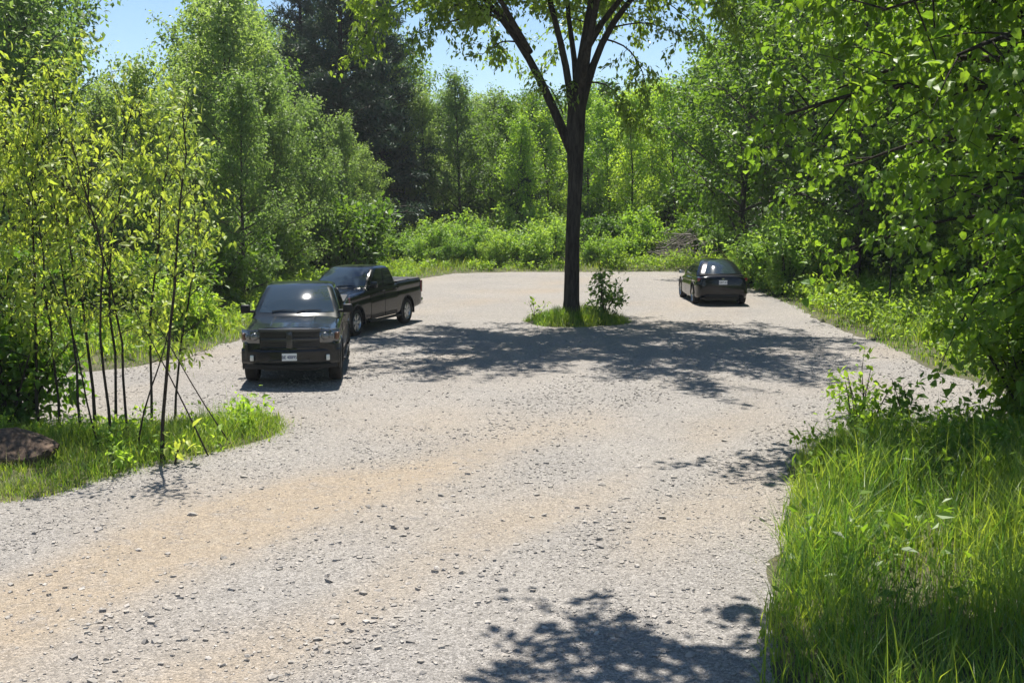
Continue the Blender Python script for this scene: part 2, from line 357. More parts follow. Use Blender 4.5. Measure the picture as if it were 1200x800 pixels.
for q in range(10):
    import bmesh
    bm = bmesh.new(); bmesh.ops.create_icosphere(bm, subdivisions=1, radius=1)
    rr = np.random.RandomState(100 + q); pl = [(unit(rr.normal(size=3)), rr.uniform(.5, .8)) for _ in range(7)]
    for v in bm.verts:
        c = np.array(v.co) * np.array([1.2, .95, .55]) * rr.uniform(.85, 1.1)
        for nn, dd in pl:
            s = c @ nn - dd
            if s > 0: c = c - nn * s
        v.co = c
    me = bpy.data.meshes.new('stone'); bm.to_mesh(me); bm.free(); me.materials.append(M['stone'])
    a = me.attributes.new('tint', 'FLOAT', 'POINT'); a.data.foreach_set('value', np.full(len(me.vertices), [.3, .5, .7, 1., .8, .4, 1., .6, .9, .7][q], np.float32)); shapes.append(me)
got = 0
while got < 300:
    if got < 90:
        c = CL[rs.randint(14)]; x = c[0] + rs.normal(0, .35); y = c[1] + rs.normal(0, .3)
    else:
        y = 8 + 10 * rs.rand() ** 1.6; x = rs.uniform(-.48, .3) * y
    if sdist(np.array([x]), np.array([y]))[0] > -.1: continue
    s = .019 + .042 * rs.rand() ** 3.4
    o = link('stone', shapes[rs.randint(10)], lot, (x, y, float(lotz(x, y) + rut(x, y)) + s * .12), (rs.normal(0, .14), rs.normal(0, .14), rs.uniform(0, 6.28))); o.scale = (s, s, s)
    got += 1

# ------------------------------------------------------------------ leaves, blades, trees
def leaf_cloud(P, D, N, L, wid=.5, fold=.25, tint=None, big=False):
    D = unit(D); T = unit(np.cross(N, D)); N = np.cross(D, T); L = L[:, None]; w = L * wid * .5; n = len(P)
    if not big:
        mid = P + D * L * .45
        V = np.stack([P, mid + T * w + N * w * fold, P + D * L - N * L * .06, mid - T * w + N * w * fold], 1).reshape(-1, 3)
        i = np.arange(n)[:, None] * 4
        F = np.concatenate([i + np.array([[0, 1, 2]]), i + np.array([[0, 2, 3]])]); m = 4
    else:
        a = P + D * L * .28; b = P + D * L * .68 - N * L * .04
        V = np.stack([P, a + T * w * .95 + N * w * fold, b + T * w * .72 + N * w * fold * .6, P + D * L - N * L * .16,
                      b - T * w * .72 + N * w * fold * .6, a - T * w * .95 + N * w * fold, P + D * L * .5], 1).reshape(-1, 3)
        i = np.arange(n)[:, None] * 7
        F = np.concatenate([i + np.array([q]) for q in ([0, 1, 6], [1, 2, 6], [2, 3, 6], [3, 4, 6], [4, 5, 6], [5, 0, 6])]); m = 7
    return V, F, np.repeat(tint if tint is not None else np.zeros(n), m)
def leaves_on(rng, A, B, n, sig, L, droop=.5, wid=.5, t0=.1, fold=.25, lvar=.3, flat=.0, big=False, up=1.0):
    lvar = lvar * 1.3
    """n leaves along the twigs A->B"""
    ln = np.linalg.norm(B - A, axis=1); pr = ln / ln.sum()
    i = rng.choice(len(A), n, p=pr); t = t0 + (1.03 - t0) * rng.rand(n) ** .8
    off = rng.normal(0, 1, (n, 3)) * sig; off[:, 2] *= (1 - flat)
    P = A[i] + (B[i] - A[i]) * t[:, None] + off
    D = unit(B[i] - A[i]) * .5 + rng.normal(0, .7, (n, 3)); D[:, 2] -= droop
    N = rng.normal(0, .55, (n, 3)); N[:, 2] += up
    tw = rng.rand(len(A)); tint = np.clip(.55 * tw[i] + .45 * rng.rand(n), 0, 1)
    return leaf_cloud(P, D, N, L * (1 + lvar * rng.normal(0, 1, n)).clip(.45, 1.8), wid, fold, tint, big)
def curve(p, d, l, c, n=6):
    t = np.linspace(0, 1, n)[:, None]; return np.asarray(p) + np.asarray(d) * l * t + np.asarray(c) * l * t * t
PROF = {'round': lambda t: math.sqrt(max(.05, 1 - (1.25 * t - .45) ** 2 / .72)), 'cone': lambda t: 1.0 - .9 * t, 'column': lambda t: (.75 + .5 * t) if t < .5 else 1.45 - .95 * t,
        'vase': lambda t: .6 + .4 * t if t < .8 else 1.2 - .35 * t}
def gen_tree(seed, H, r, base, nl, spread, el0, el1, curl, nsub, sub, nleaf, L, sig, prof='round', droop=.5, wid=.55, flat=0., lean=.04, wob=.02, k=7, big=False, low=0, subdroop=-.1, up=1.):
    rng = np.random.RandomState(seed); tl = []; A = []; B = []
    t = np.linspace(0, 1, 9); la = rng.uniform(0, 6.28)
    tp = np.stack([lean * H * t ** 1.5 * math.cos(la) + wob * H * np.cumsum(rng.normal(0, .35, 9)) * t, lean * H * t ** 1.5 * math.sin(la) + wob * H * np.cumsum(rng.normal(0, .35, 9)) * t, H * .97 * t], 1)
    rad = r * (1 - .93 * t) ** .9; rad[0] *= 1.25; tl.append((tp, rad + .006, k))
    at = lambda q: np.array([np.interp(q, t, tp[:, i]) for i in range(3)])
    for i in range(nl):
        u = (i + rng.rand()) / nl; q = base + (1 - base) * u * .97; p = at(q)
        az = i * 2.399 + rng.normal(0, .4); el = R(el0 + (el1 - el0) * u + rng.normal(0, 8)); l = spread * PROF[prof](u) * rng.uniform(.75, 1.15)
        d = np.array([math.cos(az) * math.cos(el), math.sin(az) * math.cos(el), math.sin(el)])
        P = curve(p, d, l, [0, 0, curl], 6); r0 = max(.008, min(np.interp(q, t, rad) * .55, .03 * l)); tl.append((P, np.linspace(r0, r0 * .25, 6), 4))
        for j in range(nsub):
            v = .22 + .78 * (j + rng.rand()) / nsub; c = P[0] + np.array([np.interp(v, np.linspace(0, 1, 6), P[:, z] - P[0, z]) for z in range(3)])
            sdv = unit(d * .8 + rng.normal(0, .65, 3) * np.array([1, 1, 1 - flat])); sl = sub * l * (1.1 - .5 * v) * rng.uniform(.6, 1.2)
            Q = curve(c, sdv, sl, [0, 0, subdroop], 3); tl.append((Q, np.linspace(r0 * .35, r0 * .1, 3) + .002, 3)); A += [Q[0], Q[1]]; B += [Q[1], Q[2]]
    A.append(at(.85)); B.append(at(1.0)); A = np.array(A); B = np.array(B)
    return tl, leaves_on(rng, A, B, nleaf, sig, L, droop, wid, flat=flat, big=big, up=up)
def gen_shrub(seed, H, spread, ns, nleaf, L, sig, droop=.3, wid=.55, big=False, el=(45, 88)):
    rng = np.random.RandomState(seed); tl = []; A = []; B = []
    for i in range(ns):
        az = rng.uniform(0, 6.28); el_ = R(rng.uniform(*el)); l = H * rng.uniform(.65, 1.1)
        d = np.array([math.cos(az) * math.cos(el_) * spread, math.sin(az) * math.cos(el_) * spread, math.sin(el_)])
        P = curve(np.append(rng.normal(0, .1 * spread, 2), -.05), d, l, [.1 * math.cos(az), .1 * math.sin(az), -.08], 5); tl.append((P, np.linspace(.012 * H, .003 * H, 5), 4))
        for j in range(7):
            v = rng.uniform(.15, 1); c = np.array([np.interp(v, np.linspace(0, 1, 5), P[:, z]) for z in range(3)])
            s = unit(rng.normal(0, 1, 3) + np.array([0, 0, .5])) * H * rng.uniform(.12, .3); A.append(c); B.append(c + s); tl.append((np.array([c, c + s]), [.004 * H, .0015 * H], 3))
    return tl, leaves_on(rng, np.array(A), np.array(B), nleaf, sig, L, droop, wid, big=big)
class Kind:
    def __init__(s, name, gen, bark, leaf, crown='crown', stem='trunk'):
        s.tm = tubes_mesh(name + '_wood', gen[0], bark); V, F, t = gen[1]; s.cm = mesh(name + '_crown', V, F, leaf, False, tint=t); s.crown = crown; s.stem = stem; s.name = name
    def put(s, x, y, rz=0., sc=1., label=None, cat='tree', group=None, z=None, name=None, szv=1.):
        e = empty(name or s.name, (x, y, float(gz(np.array([x]), np.array([y]))[0]) - .03 if z is None else z), rz); e.scale = (sc, sc, sc * szv)
        link(s.stem, s.tm, e); link(s.crown, s.cm, e); tag(e, label, cat, group); return e
A_ = [Kind('aspen_tree', gen_tree(20 + i, 13, .13, .05, 42, 3.3, 20, 65, .05, 8, .42, 17000, .17, .22, 'round', .7, .6), M['bark2'], M['L_aspen']) for i in range(3)]
B_ = [Kind('maple_tree', gen_tree(30 + i, 13, .2, .14, 30, 4.3, 15, 65, .1, 8, .4, 13000, .19, .24, 'round', .5, .65), M['bark2'], M['L_maple']) for i in range(3)]
C_ = [Kind('pine_tree', gen_tree(40 + i, 21, .3, .08, 84, 5.4, 0, 35, .08, 10, .33, 34000, .36, .18, 'cone', .1, .2, .6, lean=.01, wob=.004), M['bark'], M['L_pine']) for i in range(2)]
D_ = [Kind('birch_tree', gen_tree(50 + i, 11, .10, .12, 32, 2.7, 25, 70, .0, 7, .4, 10000, .16, .22, 'round', .6, .6), M['bark2'], M['L_bright']) for i in range(3)]
E_ = [Kind('shrub', gen_shrub(60 + i, 2.3, .85, 16, 3600, .13, .12), M['bark3'], M['L_shrub'], 'foliage', 'stems') for i in range(3)]
E2 = [Kind('shrub', gen_shrub(65 + i, 2.3, .9, 16, 3800, .14, .12), M['bark3'], M['L_maple'], 'foliage', 'stems') for i in range(2)]
E3 = [Kind('shrub', gen_shrub(68 + i, 2.3, .9, 16, 3600, .14, .12), M['bark3'], M['L_bright'], 'foliage', 'stems') for i in range(2)]

rp = np.random.RandomState(5)
ORD = 'first second third fourth fifth sixth seventh eighth ninth tenth eleventh twelfth thirteenth fourteenth fifteenth sixteenth seventeenth eighteenth'.split()
def row(kinds, spots, label0, cat, group, scv=.1, frm=None, rev=False):
    order = sorted(range(len(spots)), key=lambda i: spots[i][0], reverse=rev)
    for i, (px, Y, hs) in enumerate(spots):
        label = label0 + (', ' + ORD[order.index(i)] + ' from ' + frm if frm else '')
        kinds[i % len(kinds)].put(xat(px, Y), Y + rp.uniform(-.6, .6), rp.uniform(0, 6.28), hs * rp.uniform(1 - scv * .5, 1 + scv * .5), label, cat, group)
# wood behind the lot
row(A_, [(500, 76, .82), (540, 74, .86), (575, 78, .84), (455, 78, 1.1), (520, 88, .85), (600, 84, .8), (560, 92, .88)], 'slender grey-green aspen in the wood behind the lot', 'tree', 'aspens in the wood behind the lot', frm='the tall pines')
row(B_, [(590, 72, .72), (625, 76, .78), (640, 88, .85), (700, 90, .85), (760, 92, .88), (480, 92, 1.1), (810, 90, .95)], 'broad maple in the wood behind the lot', 'tree', 'maples in the wood behind the lot', frm='the tall pines')
row(D_, [(715, 74, .88), (740, 71, .86), (765, 75, .9), (790, 72, .95), (815, 76, 1.05), (835, 70, 1.05), (690, 78, .95), (645, 74, .85), (605, 69, .75), (775, 82, .98)], 'yellow-green young birch behind the lot', 'tree', 'young birches in the wood behind the lot', frm='the dark maples', rev=True)
row(C_, [(610, 71, .36)], 'small dark spruce-like conifer among the aspens behind the lot', 'conifer', None)
row(C_, [(402, 70, 1.0), (452, 76, .92), (425, 82, 1.1)], 'tall dark pine towering behind the pickup trucks', 'pine tree', 'tall dark pines behind the trucks', frm='the poplars')
row(C_, [(362, 78, 1.0)], 'tall dark pine half hidden behind the poplars', 'pine tree', None)
# wall of poplars beside the trucks
row(A_, [(283, 54, .98), (262, 47, .92), (250, 52, .98), (305, 60, .92), (262, 63, 1.15), (335, 48, .66), (365, 52, .62), (400, 56, .58), (428, 60, .5)], 'pale airy poplar beside the parked trucks', 'tree', 'poplars beside the parked trucks', frm='the tall pines', rev=True)
row(A_, [(-10, 36, 1.02), (30, 40, 1.0), (52, 43, 1.0), (120, 40, .58), (165, 44, .6), (-60, 33, .95), (10, 50, 1.3), (15, 56, 1.3), (190, 38, .6), (-90, 42, 1.1), (290, 40, .58)], 'poplar in the dense stand behind the saplings and boulder', 'tree', 'poplars behind the saplings', frm='the trucks', rev=True)
row(B_, [(-40, 60, 1.4), (30, 62, 1.1), (285, 66, 1.15), (-120, 50, 1.2)], 'tall broad maple behind the poplar stand', 'tree', 'maples behind the poplars', frm='the trucks', rev=True)
# right-hand wood
row(B_, [(868, 55, .98), (905, 60, 1.15)], 'dark round maple behind the black car', 'tree', 'dark maples behind the black car', frm='the brush pile')
row(B_, [(945, 50, 1.15), (1000, 44, 1.1), (1050, 52, 1.3), (1090, 40, 1.05), (1160, 45, 1.2), (1210, 36, 1.0), (1250, 50, 1.3), (960, 66, 1.4), (870, 75, 1.2), (1290, 32, 1.0), (1120, 60, 1.4)], 'tall shady maple beyond the weedy bank', 'tree', 'maples beyond the weedy bank', frm='the black car')
# shrubs
row(E_, [(470, 63, .95), (492, 61.5, .75), (515, 63, 1.0), (540, 62, .85), (562, 63, 1.05), (585, 62, .9), (608, 63.5, 1.1), (632, 62, .95), (650, 63, 1.1), (690, 63, .9), (548, 66, 1.3), (600, 67, 1.35), (500, 67, 1.2), (640, 67, 1.3), (575, 61.5, .6), (620, 61.3, .6), (525, 61.5, .6)], 'bushy pale shrub along the back edge of the gravel', 'shrub', 'shrubs along the back edge', frm='the trucks')
row(E2, [(700, 65, 1.3), (730, 66, 1.2), (845, 62, 1.0), (820, 66, 1.3)], 'dark green shrub by the dead brush pile', 'shrub', 'dark shrubs by the brush pile', frm='the elm')
row(E3, [(760, 64.5, 1.25), (745, 62.5, .9), (715, 61.5, .7)], 'rounded bright shrub beside the brush pile', 'shrub', 'rounded bright shrubs', frm='the elm')
row(E_, [(880, 49, 1.25), (905, 47, 1.4), (925, 44, 1.35), (895, 54, 1.6), (950, 46, 1.7)], 'leafy light green bush spilling over by the black car', 'bush', 'light bushes beside the black car', frm='the car')
row(E2, [(970, 49, 1.35), (1005, 47, 1.4), (1035, 45.5, 1.3), (1075, 43, 1.4), (1110, 40, 1.3), (985, 54, 2.0), (1050, 52, 2.0), (1120, 46, 1.8), (1150, 37, 1.4), (1190, 40, 1.9)], 'dark leafy shrub at the top of the weedy bank', 'shrub', 'dark shrubs on the bank', frm='the black car')
row(E2, [(165, 33, 1.0), (205, 35, 1.1), (240, 36, 1.2), (100, 32, 1.0), (50, 31, 1.1), (5, 29, 1.2), (275, 41, 1.2), (310, 46, 1.3), (130, 36, 1.4), (350, 53, 1.3), (400, 60, 1.3), (440, 63, 1.2)], 'dark undergrowth shrub before the poplar stand', 'shrub', 'undergrowth in front of the poplars', frm='the trucks', rev=True)
row(E3, [(215, 30.5, .75), (232, 31, .6), (430, 58, .9)], 'small bright shrub on the bank behind the trucks', 'shrub', 'bright shrubs by the trucks', frm='the trucks', rev=True)
# far rows that close the wood
row(B_, [(x_, 102 + (x_ * 7 % 9), .84 + .1 * ((x_ * 13) % 5) / 5) for x_ in range(420, 860, 26)], 'distant maple closing the wood behind the lot', 'tree', 'distant maples closing the wood', frm='the tall pines')
row(A_, [(x_, 78 + (x_ * 7 % 9), .8 if 70 < x_ < 250 else 1.25) for x_ in range(-60, 420, 34)], 'distant poplar deep behind the poplar stand', 'tree', 'distant poplars deep in the stand', frm='the tall pines', rev=True)
row(B_, [(x_, 78 + (x_ * 7 % 9), 1.4) for x_ in range(900, 1300, 40)], 'distant maple deep in the wood beyond the bank', 'tree', 'distant maples beyond the bank', frm='the black car')
row(E2, [(x_, 76 + (x_ * 5 % 7), 1.7) for x_ in range(430, 860, 28)], 'shaded undergrowth shrub deep in the wood behind the lot', 'shrub', 'undergrowth deep in the wood', frm='the pines')
row(E2, [(x_, 52 + (x_ * 5 % 7), 1.8) for x_ in range(-40, 420, 38)], 'shaded undergrowth shrub deep in the poplar stand', 'shrub', 'undergrowth deep in the poplar stand', frm='the trucks', rev=True)

# ------------------------------------------------------------------ the elm on its grass island
def pts(*a): return np.array(a, float)
def resample(P, n):
    P = np.asarray(P, float); s = np.concatenate([[0], np.cumsum(np.linalg.norm(np.diff(P, axis=0), axis=1))]); u = np.linspace(0, s[-1], n)
    Q = np.stack([np.interp(u, s, P[:, i]) for i in range(3)], 1)
    for _ in range(2): Q[1:-1] = .25 * Q[:-2] + .5 * Q[1:-1] + .25 * Q[2:]
    return Q
def limb_twigs(rng, limbs, per, l0, l1, start=.3, droop=-.25, out=.5, tl=None, second=2, r=.02):
    """branches along the limbs, each with a few twigs; returns twig ends"""
    A = []; B = []
    for P in limbs:
        P = resample(P, 12); T = unit(np.gradient(P, axis=0)); n = max(3, int(per * np.linalg.norm(np.diff(P, axis=0), axis=1).sum()))
        for j in range(n):
            v = (start + (1 - start) * (j + rng.rand()) / n) * 11; i = min(int(v), 10); c = P[i] + (P[i + 1] - P[i]) * (v - i)
            d = unit(T[i] * out + rng.normal(0, .7, 3) * np.array([1, 1, .55])); l = rng.uniform(l0, l1)
            Q = curve(c, d, l, [0, 0, droop], 5)
            if tl is not None: tl.append((Q, np.linspace(r, r * .25, 5), 4))
            for a, b in zip(Q[1:-1], Q[2:]): A.append(a); B.append(b)
            for q in range(second):
                w = rng.randint(1, 5); e = Q[w] + unit(d * .6 + rng.normal(0, .8, 3) + np.array([0, 0, -.25])) * l * rng.uniform(.25, .5)
                A.append(Q[w]); B.append(e)
                if tl is not None: tl.append((np.array([Q[w], e]), [r * .3, r * .12], 3))
    return np.array(A), np.array(B)
rng = np.random.RandomState(3)
elm = empty('elm_tree', (1.85, 34.4, .1)); tag(elm, 'tall dark-trunked elm standing alone on the grass island in the gravel', 'tree')
tp = pts((0, 0, -.15), (.0, 0, .15), (.0, 0, .6), (.02, 0, 2.5), (.1, .02, 4.4), (.08, 0, 5.6), (.12, 0, 6.4), (.28, 0, 7.6), (.42, 0, 8.6), (.62, 0, 9.8), (.9, .1, 12), (1.0, 0, 14.6), (1.0, 0, 16))
link('trunk', tubes_mesh('elm_trunk', [(tp, np.array([.42, .30, .245, .215, .225, .285, .275, .21, .175, .15, .11, .05, .02]), 14)], M['bark']), elm)
L_ = [pts((0, 0, 5.1), (-.25, 0, 5.7), (-1.2, -.1, 7.8), (-2.05, -.15, 9.0), (-2.75, -.1, 9.8), (-4.0, -.1, 10.9), (-5.2, -.2, 11.6)),
      pts((.0, -.1, 6.2), (-.12, -.15, 7.4), (-.5, -.3, 8.8), (-.8, -.5, 9.8), (-1.6, -1.2, 12.4), (-2.0, -1.6, 14)),
      pts((.1, .1, 6.6), (.15, .2, 7.6), (-.15, .5, 9.2), (-.2, 1.0, 11), (-.5, 2.0, 13.5)),
      pts((.25, 0, 6.4), (.45, 0, 7.4), (1.05, -.1, 8.9), (1.85, -.2, 9.8), (3.2, -.3, 11.2), (4.8, -.4, 12.0)),
      pts((.2, .1, 6.5), (.5, 1.0, 8.2), (.9, 2.6, 10), (1.4, 4.2, 11)),
      pts((.2, -.1, 6.8), (.5, -1.3, 8.8), (.8, -3.2, 10.8), (1.2, -5.4, 12.0)),
      pts((.3, 0, 8), (1.6, 1.8, 10.2), (3.2, 3.0, 11.4)), pts((-1.6, -.1, 8.5), (-2.6, 1.8, 10.2), (-3.8, 3.0, 11)),
      pts((.4, -.1, 8.4), (2.2, -2.4, 10.5), (4.2, -4.4, 11.6)), pts((-1.3, -.1, 8.1), (-2.8, -2.4, 10.3), (-4.2, -4.4, 11.4))]
L_ += [pts((.6, 0, 9.8), (2.4, .6, 12.2), (4.6, 1.0, 13.2)), pts((.7, 0, 10.2), (-1.0, 1.0, 12.6), (-3.4, 1.4, 13.4)), pts((.7, 0, 10), (1.6, -1.6, 12.4), (2.6, -3.2, 13.2)), pts((.7, 0, 10), (-.8, -1.4, 12.4), (-2.6, -2.6, 13.4)), pts((1.9, -.2, 9.9), (3.8, 1.2, 11.6), (6.2, 1.6, 12.2))]
RR = [.16, .125, .105, .135, .12, .12, .1, .1, .1, .1, .08, .08, .08, .08, .08]
for P, r in zip(L_, RR):
    P = resample(P, 12); link('limb', tubes_mesh('elm_limb', [(P, np.linspace(r, r * .2, 12), 9)], M['bark']), elm)
tl = []
A, B = limb_twigs(rng, L_ + [tp[8:]], 3.6, 1.3, 2.9, .5, -.16, .5, tl, 3, .028)
# long hanging boughs low on the crown
hang = [pts((-3.2, -.1, 10.2), (-4.6, -.3, 9.9), (-6.0, -.4, 9.0), (-6.7, -.4, 7.9)), pts((-2.4, -.1, 9.4), (-3.4, -.8, 9.5), (-4.3, -1.2, 8.9), (-4.8, -1.3, 8.3)), pts((1.0, -.1, 8.8), (2.2, -.4, 9.0), (3.2, -.5, 8.5)), pts((2.2, -.2, 10.2), (3.6, -.5, 10.1), (4.8, -.6, 9.2), (5.2, -.6, 8.4)),
        pts((.4, -.2, 7.2), (1.0, -.6, 7.2), (1.5, -.8, 6.5), (1.7, -.9, 5.7)), pts((.9, -.1, 8.5), (1.6, -.4, 8.3), (2.1, -.5, 7.5), (2.2, -.5, 6.8)), pts((-1.6, -.1, 8.4), (-2.2, -.5, 8.4), (-2.8, -.7, 7.9)), pts((-.3, 0, 6.3), (-.7, -.4, 7.1), (-1.1, -.6, 7.2)), pts((-4.0, -.1, 10.8), (-5.6, .6, 10.4), (-6.9, 1.0, 9.3))]
for P in hang: tl.append((resample(P, 8), np.linspace(.03, .008, 8), 4))
A2, B2 = limb_twigs(rng, hang, 4.0, .4, 1.0, .3, -.3, .4, tl, 3, .01)
link('branches', tubes_mesh('elm_branches', tl, M['bark']), elm)['kind'] = 'stuff'
V1 = leaves_on(rng, A, B, 66000, .14, .155, .7, .55); V2 = leaves_on(rng, A2, B2, 4600, .09, .14, .9, .55)
V = np.concatenate([V1[0], V2[0]]); F = np.concatenate([V1[1], V2[1] + len(V1[0])])
link('crown', mesh('elm_crown', V, F, M['L_elm'], tint=np.concatenate([V1[2], V2[2]])), elm)

# ------------------------------------------------------------------ big-leaved trees leaning over the driveway
def overhang(name, loc, trunk, tr, limbs, per, l0, l1, nleaf, L, label, seed, start=.25, nobj=0, sig=.11, droop=-.2):
    rng = np.random.RandomState(seed); e = empty(name, loc); tag(e, label, 'tree')
    link('trunk', tubes_mesh(name + '_trunk', [(resample(trunk, 12), np.linspace(tr, tr * .25, 12), 10)], M['bark2']), e)
    for P in limbs:
        P = resample(P, 10); r = .028 * np.linalg.norm(P[-1] - P[0]) * .5 + .015; link('limb', tubes_mesh(name + '_limb', [(P, np.linspace(r, r * .22, 10), 7)], M['bark']), e)
    tl = []; A, B = limb_twigs(rng, limbs, per, l0, l1, start, droop, .5, tl, 3, .016)
    link('branches', tubes_mesh(name + '_branches', tl, M['bark']), e)['kind'] = 'stuff'
    V, F, t = leaves_on(rng, A, B, nleaf, sig, L, .75, .78, big=True, fold=.3)
    link('crown', mesh(name + '_crown', V, F, M['L_bass'], tint=t), e)
    if nobj:
        ms = []
        for q in range(6):
            v, f, _ = leaf_cloud(np.zeros((1, 3)), np.array([[1., 0, -.1]]), np.array([[0, .1 * q - .25, 1.]]), np.array([L * 1.2]), .8, .1 + .08 * q, None, True)
            ms.append(mesh('leaf', v, f, M['L_bass'], tint=np.full(7, q / 5)))
        c0 = np.array([-loc[0], -loc[1], CAM_H - loc[2]]); mid = (A + B) / 2; dist = np.linalg.norm(mid - c0, axis=1)
        o_ = np.argsort(dist); o_ = o_[:nobj * 2]
        for i in rng.choice(o_, nobj, replace=False):
            p = A[i] + (B[i] - A[i]) * rng.uniform(.3, 1.05) + rng.normal(0, .06, 3); az = rng.uniform(0, 6.28)
            link('leaf', ms[rng.randint(6)], e, p, (rng.normal(0, .4), rng.uniform(.1, 1.1), az))
    return e
def fan(seed, o, n, reach, z0, z1, az0, az1, rise=.5):
    r_ = np.random.RandomState(seed); out = []
    for i in range(n):
        az = R(az0 + (az1 - az0) * (i * .618 % 1)); z = z0 + (z1 - z0) * (i + r_.rand()) / n; l = reach * r_.uniform(.75, 1.1) * (1 - .35 * abs((z - z0) / (z1 - z0) - .45)) * (.56 + .44 * sm(1.2, 5.0, z))
        d = np.array([math.cos(az), math.sin(az), 0]); s = np.array([o[0], o[1], z])
        out.append(np.array([s, s + d * l * .35 + [0, 0, l * .22 * rise], s + d * l * .7 + [0, 0, l * .28 * rise], s + d * l + [0, 0, l * .12 * rise]]))
    return out
T1 = pts((0, 0, -.1), (.1, 0, 2), (-.1, .1, 5), (.1, 0, 8), (0, 0, 11))
overhang('basswood_tree', (9.4, 16.6, .2), T1, .2, fan(1, (0, 0), 34, 5.2, .8, 10.5, 95, 285, .6) + [pts((0, 0, 5), (-2.5, .9, 7), (-4.6, 1.6, 7.7), (-6.1, 2.0, 7.4)), pts((0, 0, 5.2), (-2.5, 1.2, 7.3), (-4.8, 2.2, 7.9), (-6.2, 2.5, 7.5)), pts((0, 0, 5.6), (-2.3, 1.0, 7.6), (-4.2, 1.9, 8.2), (-5.4, 2.3, 8.0))], 2.7, .8, 1.8, 25000, .12,
         'big-leaved basswood leaning its boughs over the driveway grass', 71, nobj=300)
LB = [pts((0, 0, 6.5), (-1.5, .5, 8.2), (-3.2, .8, 9.0), (-4.8, 1.0, 9.0)), pts((0, 0, 6.2), (-2, -.1, 7.8), (-4.6, .1, 8.4), (-8.0, .5, 8.6)), pts((0, 0, 6.6), (-2, .9, 7.9), (-4.6, 1.3, 8.6), (-7.2, 1.5, 8.8)), pts((0, 0, 7), (-2, -.2, 8.6), (-4.2, -.3, 9.6)),
      pts((0, 0, 6.5), (.6, .8, 8.4), (1.2, 1.2, 9.6)), pts((0, 0, 6.5), (-.6, -1.0, 8.2), (-1.4, -1.4, 9.2)), pts((0, 0, 6.5), (1.5, -.4, 8), (2.6, -.6, 9)), pts((0, 0, 7.5), (-1, -.9, 9.2), (-2.6, -1.4, 10)), pts((0, 0, 6.4), (-1.2, .2, 7.6), (-2.8, .2, 8.2)), pts((0, 0, 6.8), (-1.4, -.6, 8.4), (-3.4, -1.0, 9.2)), pts((0, 0, 6.6), (-2.4, -.4, 8.0), (-5.2, -.7, 8.4)), pts((0, 0, 6.6), (-2.2, .4, 7.8), (-4.9, .3, 8.2)), pts((0, 0, 7), (-2.4, .6, 8.8), (-5.6, .9, 9.4)), pts((0, 0, 7.2), (-2.4, -1.0, 9), (-4.6, -1.6, 9.6))]
overhang('maple_tree', (7.6, 11.5, .15), pts((0, 0, -.1), (0, 0, 3), (.1, .1, 6), (0, 0, 10)), .17, LB, 3.2, .7, 1.4, 15000, .15,
         'tree beside the driveway whose high boughs shade the gravel below', 72, start=.3)
# drooping boughs from a tree further along
LC = [pts((0, 0, 6), (-2.2, -.6, 8.2), (-4.4, -1.0, 8.6), (-6.0, -1.2, 7.6)), pts((0, 0, 5), (-2.5, .4, 7.0), (-4.6, .6, 7.2), (-6.2, .8, 6.2)), pts((0, 0, 7), (-2, 1, 9), (-4.5, 1.6, 9.4), (-6.8, 1.8, 8.6)),
      pts((0, 0, 4.5), (-2, -.8, 5.8), (-3.8, -1.2, 5.6), (-4.8, -1.4, 4.8)), pts((0, 0, 3.5), (-1.5, -1, 4.4), (-3, -1.6, 4.2)), pts((0, 0, 3), (-1.6, .6, 3.6), (-3.2, .8, 3.4))] + fan(4, (0, 0), 12, 4, 3, 11, 60, 300, .6)
overhang('basswood_tree', (17.0, 36.0, .9), T1 * np.array([1, 1, 1.15]), .22, LC, 2.5, .8, 1.8, 13000, .15,
         'basswood with long drooping boughs at the edge of the weedy bank', 73)

# ------------------------------------------------------------------ saplings on the grass spit by the boulder
def sapling(px, py, H, lean, seed, nleaf, label, r=.028, leaf='L_yellow', base=.35, L=.13, nl=16, spread=1.1, name='sapling'):
    x, y = ground_at(px, py); r *= .72; nl += 6; g = gen_tree(seed, H, r, base, nl, spread, 30, 68, -.05, 5, .45, int(nleaf * 1.9), L * .8, .1, 'vase', .9, .42, lean=lean, wob=.055, k=6, big=True, subdroop=-.2)
    K = Kind(name, g, M['bark3'], M[leaf]); return K.put(x, y, 0, 1, label, 'sapling', 'saplings on the grass spit')
sapling(190, 545, 5.2, .05, 301, 95, 'straight single-stemmed sapling at the gravel edge of the grass spit', .032, base=.5, nl=6, spread=.6)
sapling(131, 528, 4.6, .14, 302, 130, 'sapling leaning out of the middle clump on the grass spit', .026, base=.4, nl=8)
sapling(150, 522, 4.2, .2, 303, 130, 'strongly leaning sapling in the middle clump on the grass spit', .024, base=.4, nl=8)
sapling(96, 519, 4.8, .07, 304, 200, 'thin upright sapling between the boulder and the middle clump', .024, base=.4, nl=10)
sapling(136, 510, 5.4, .09, 305, 480, 'crooked low-branched sapling at the back of the middle clump', .026, base=.28)
sapling(45, 509, 5.5, .07, 306, 620, 'leafy sapling rising behind the boulder', .034, base=.25)
sapling(10, 508, 5.9, .05, 307, 680, 'tall leafy sapling over the dark bush by the boulder', .04, base=.25)
sapling(-45, 512, 5.6, .06, 308, 680, 'leafy sapling standing beyond the boulder', .04)
sapling(70, 508, 4.8, .12, 309, 420, 'slim sapling at the back of the spit near the boulder', .024, base=.25)
sapling(178, 503, 5.0, .06, 310, 480, 'sapling with low twigs behind the straight one', .024, base=.22)
sapling(112, 506, 6.0, .06, 311, 560, 'tallest sapling at the back of the middle clump', .032, base=.3)
sapling(25, 500, 5.2, .08, 312, 560, 'sapling rooted at the lane side of the dark bush', .028, base=.2)
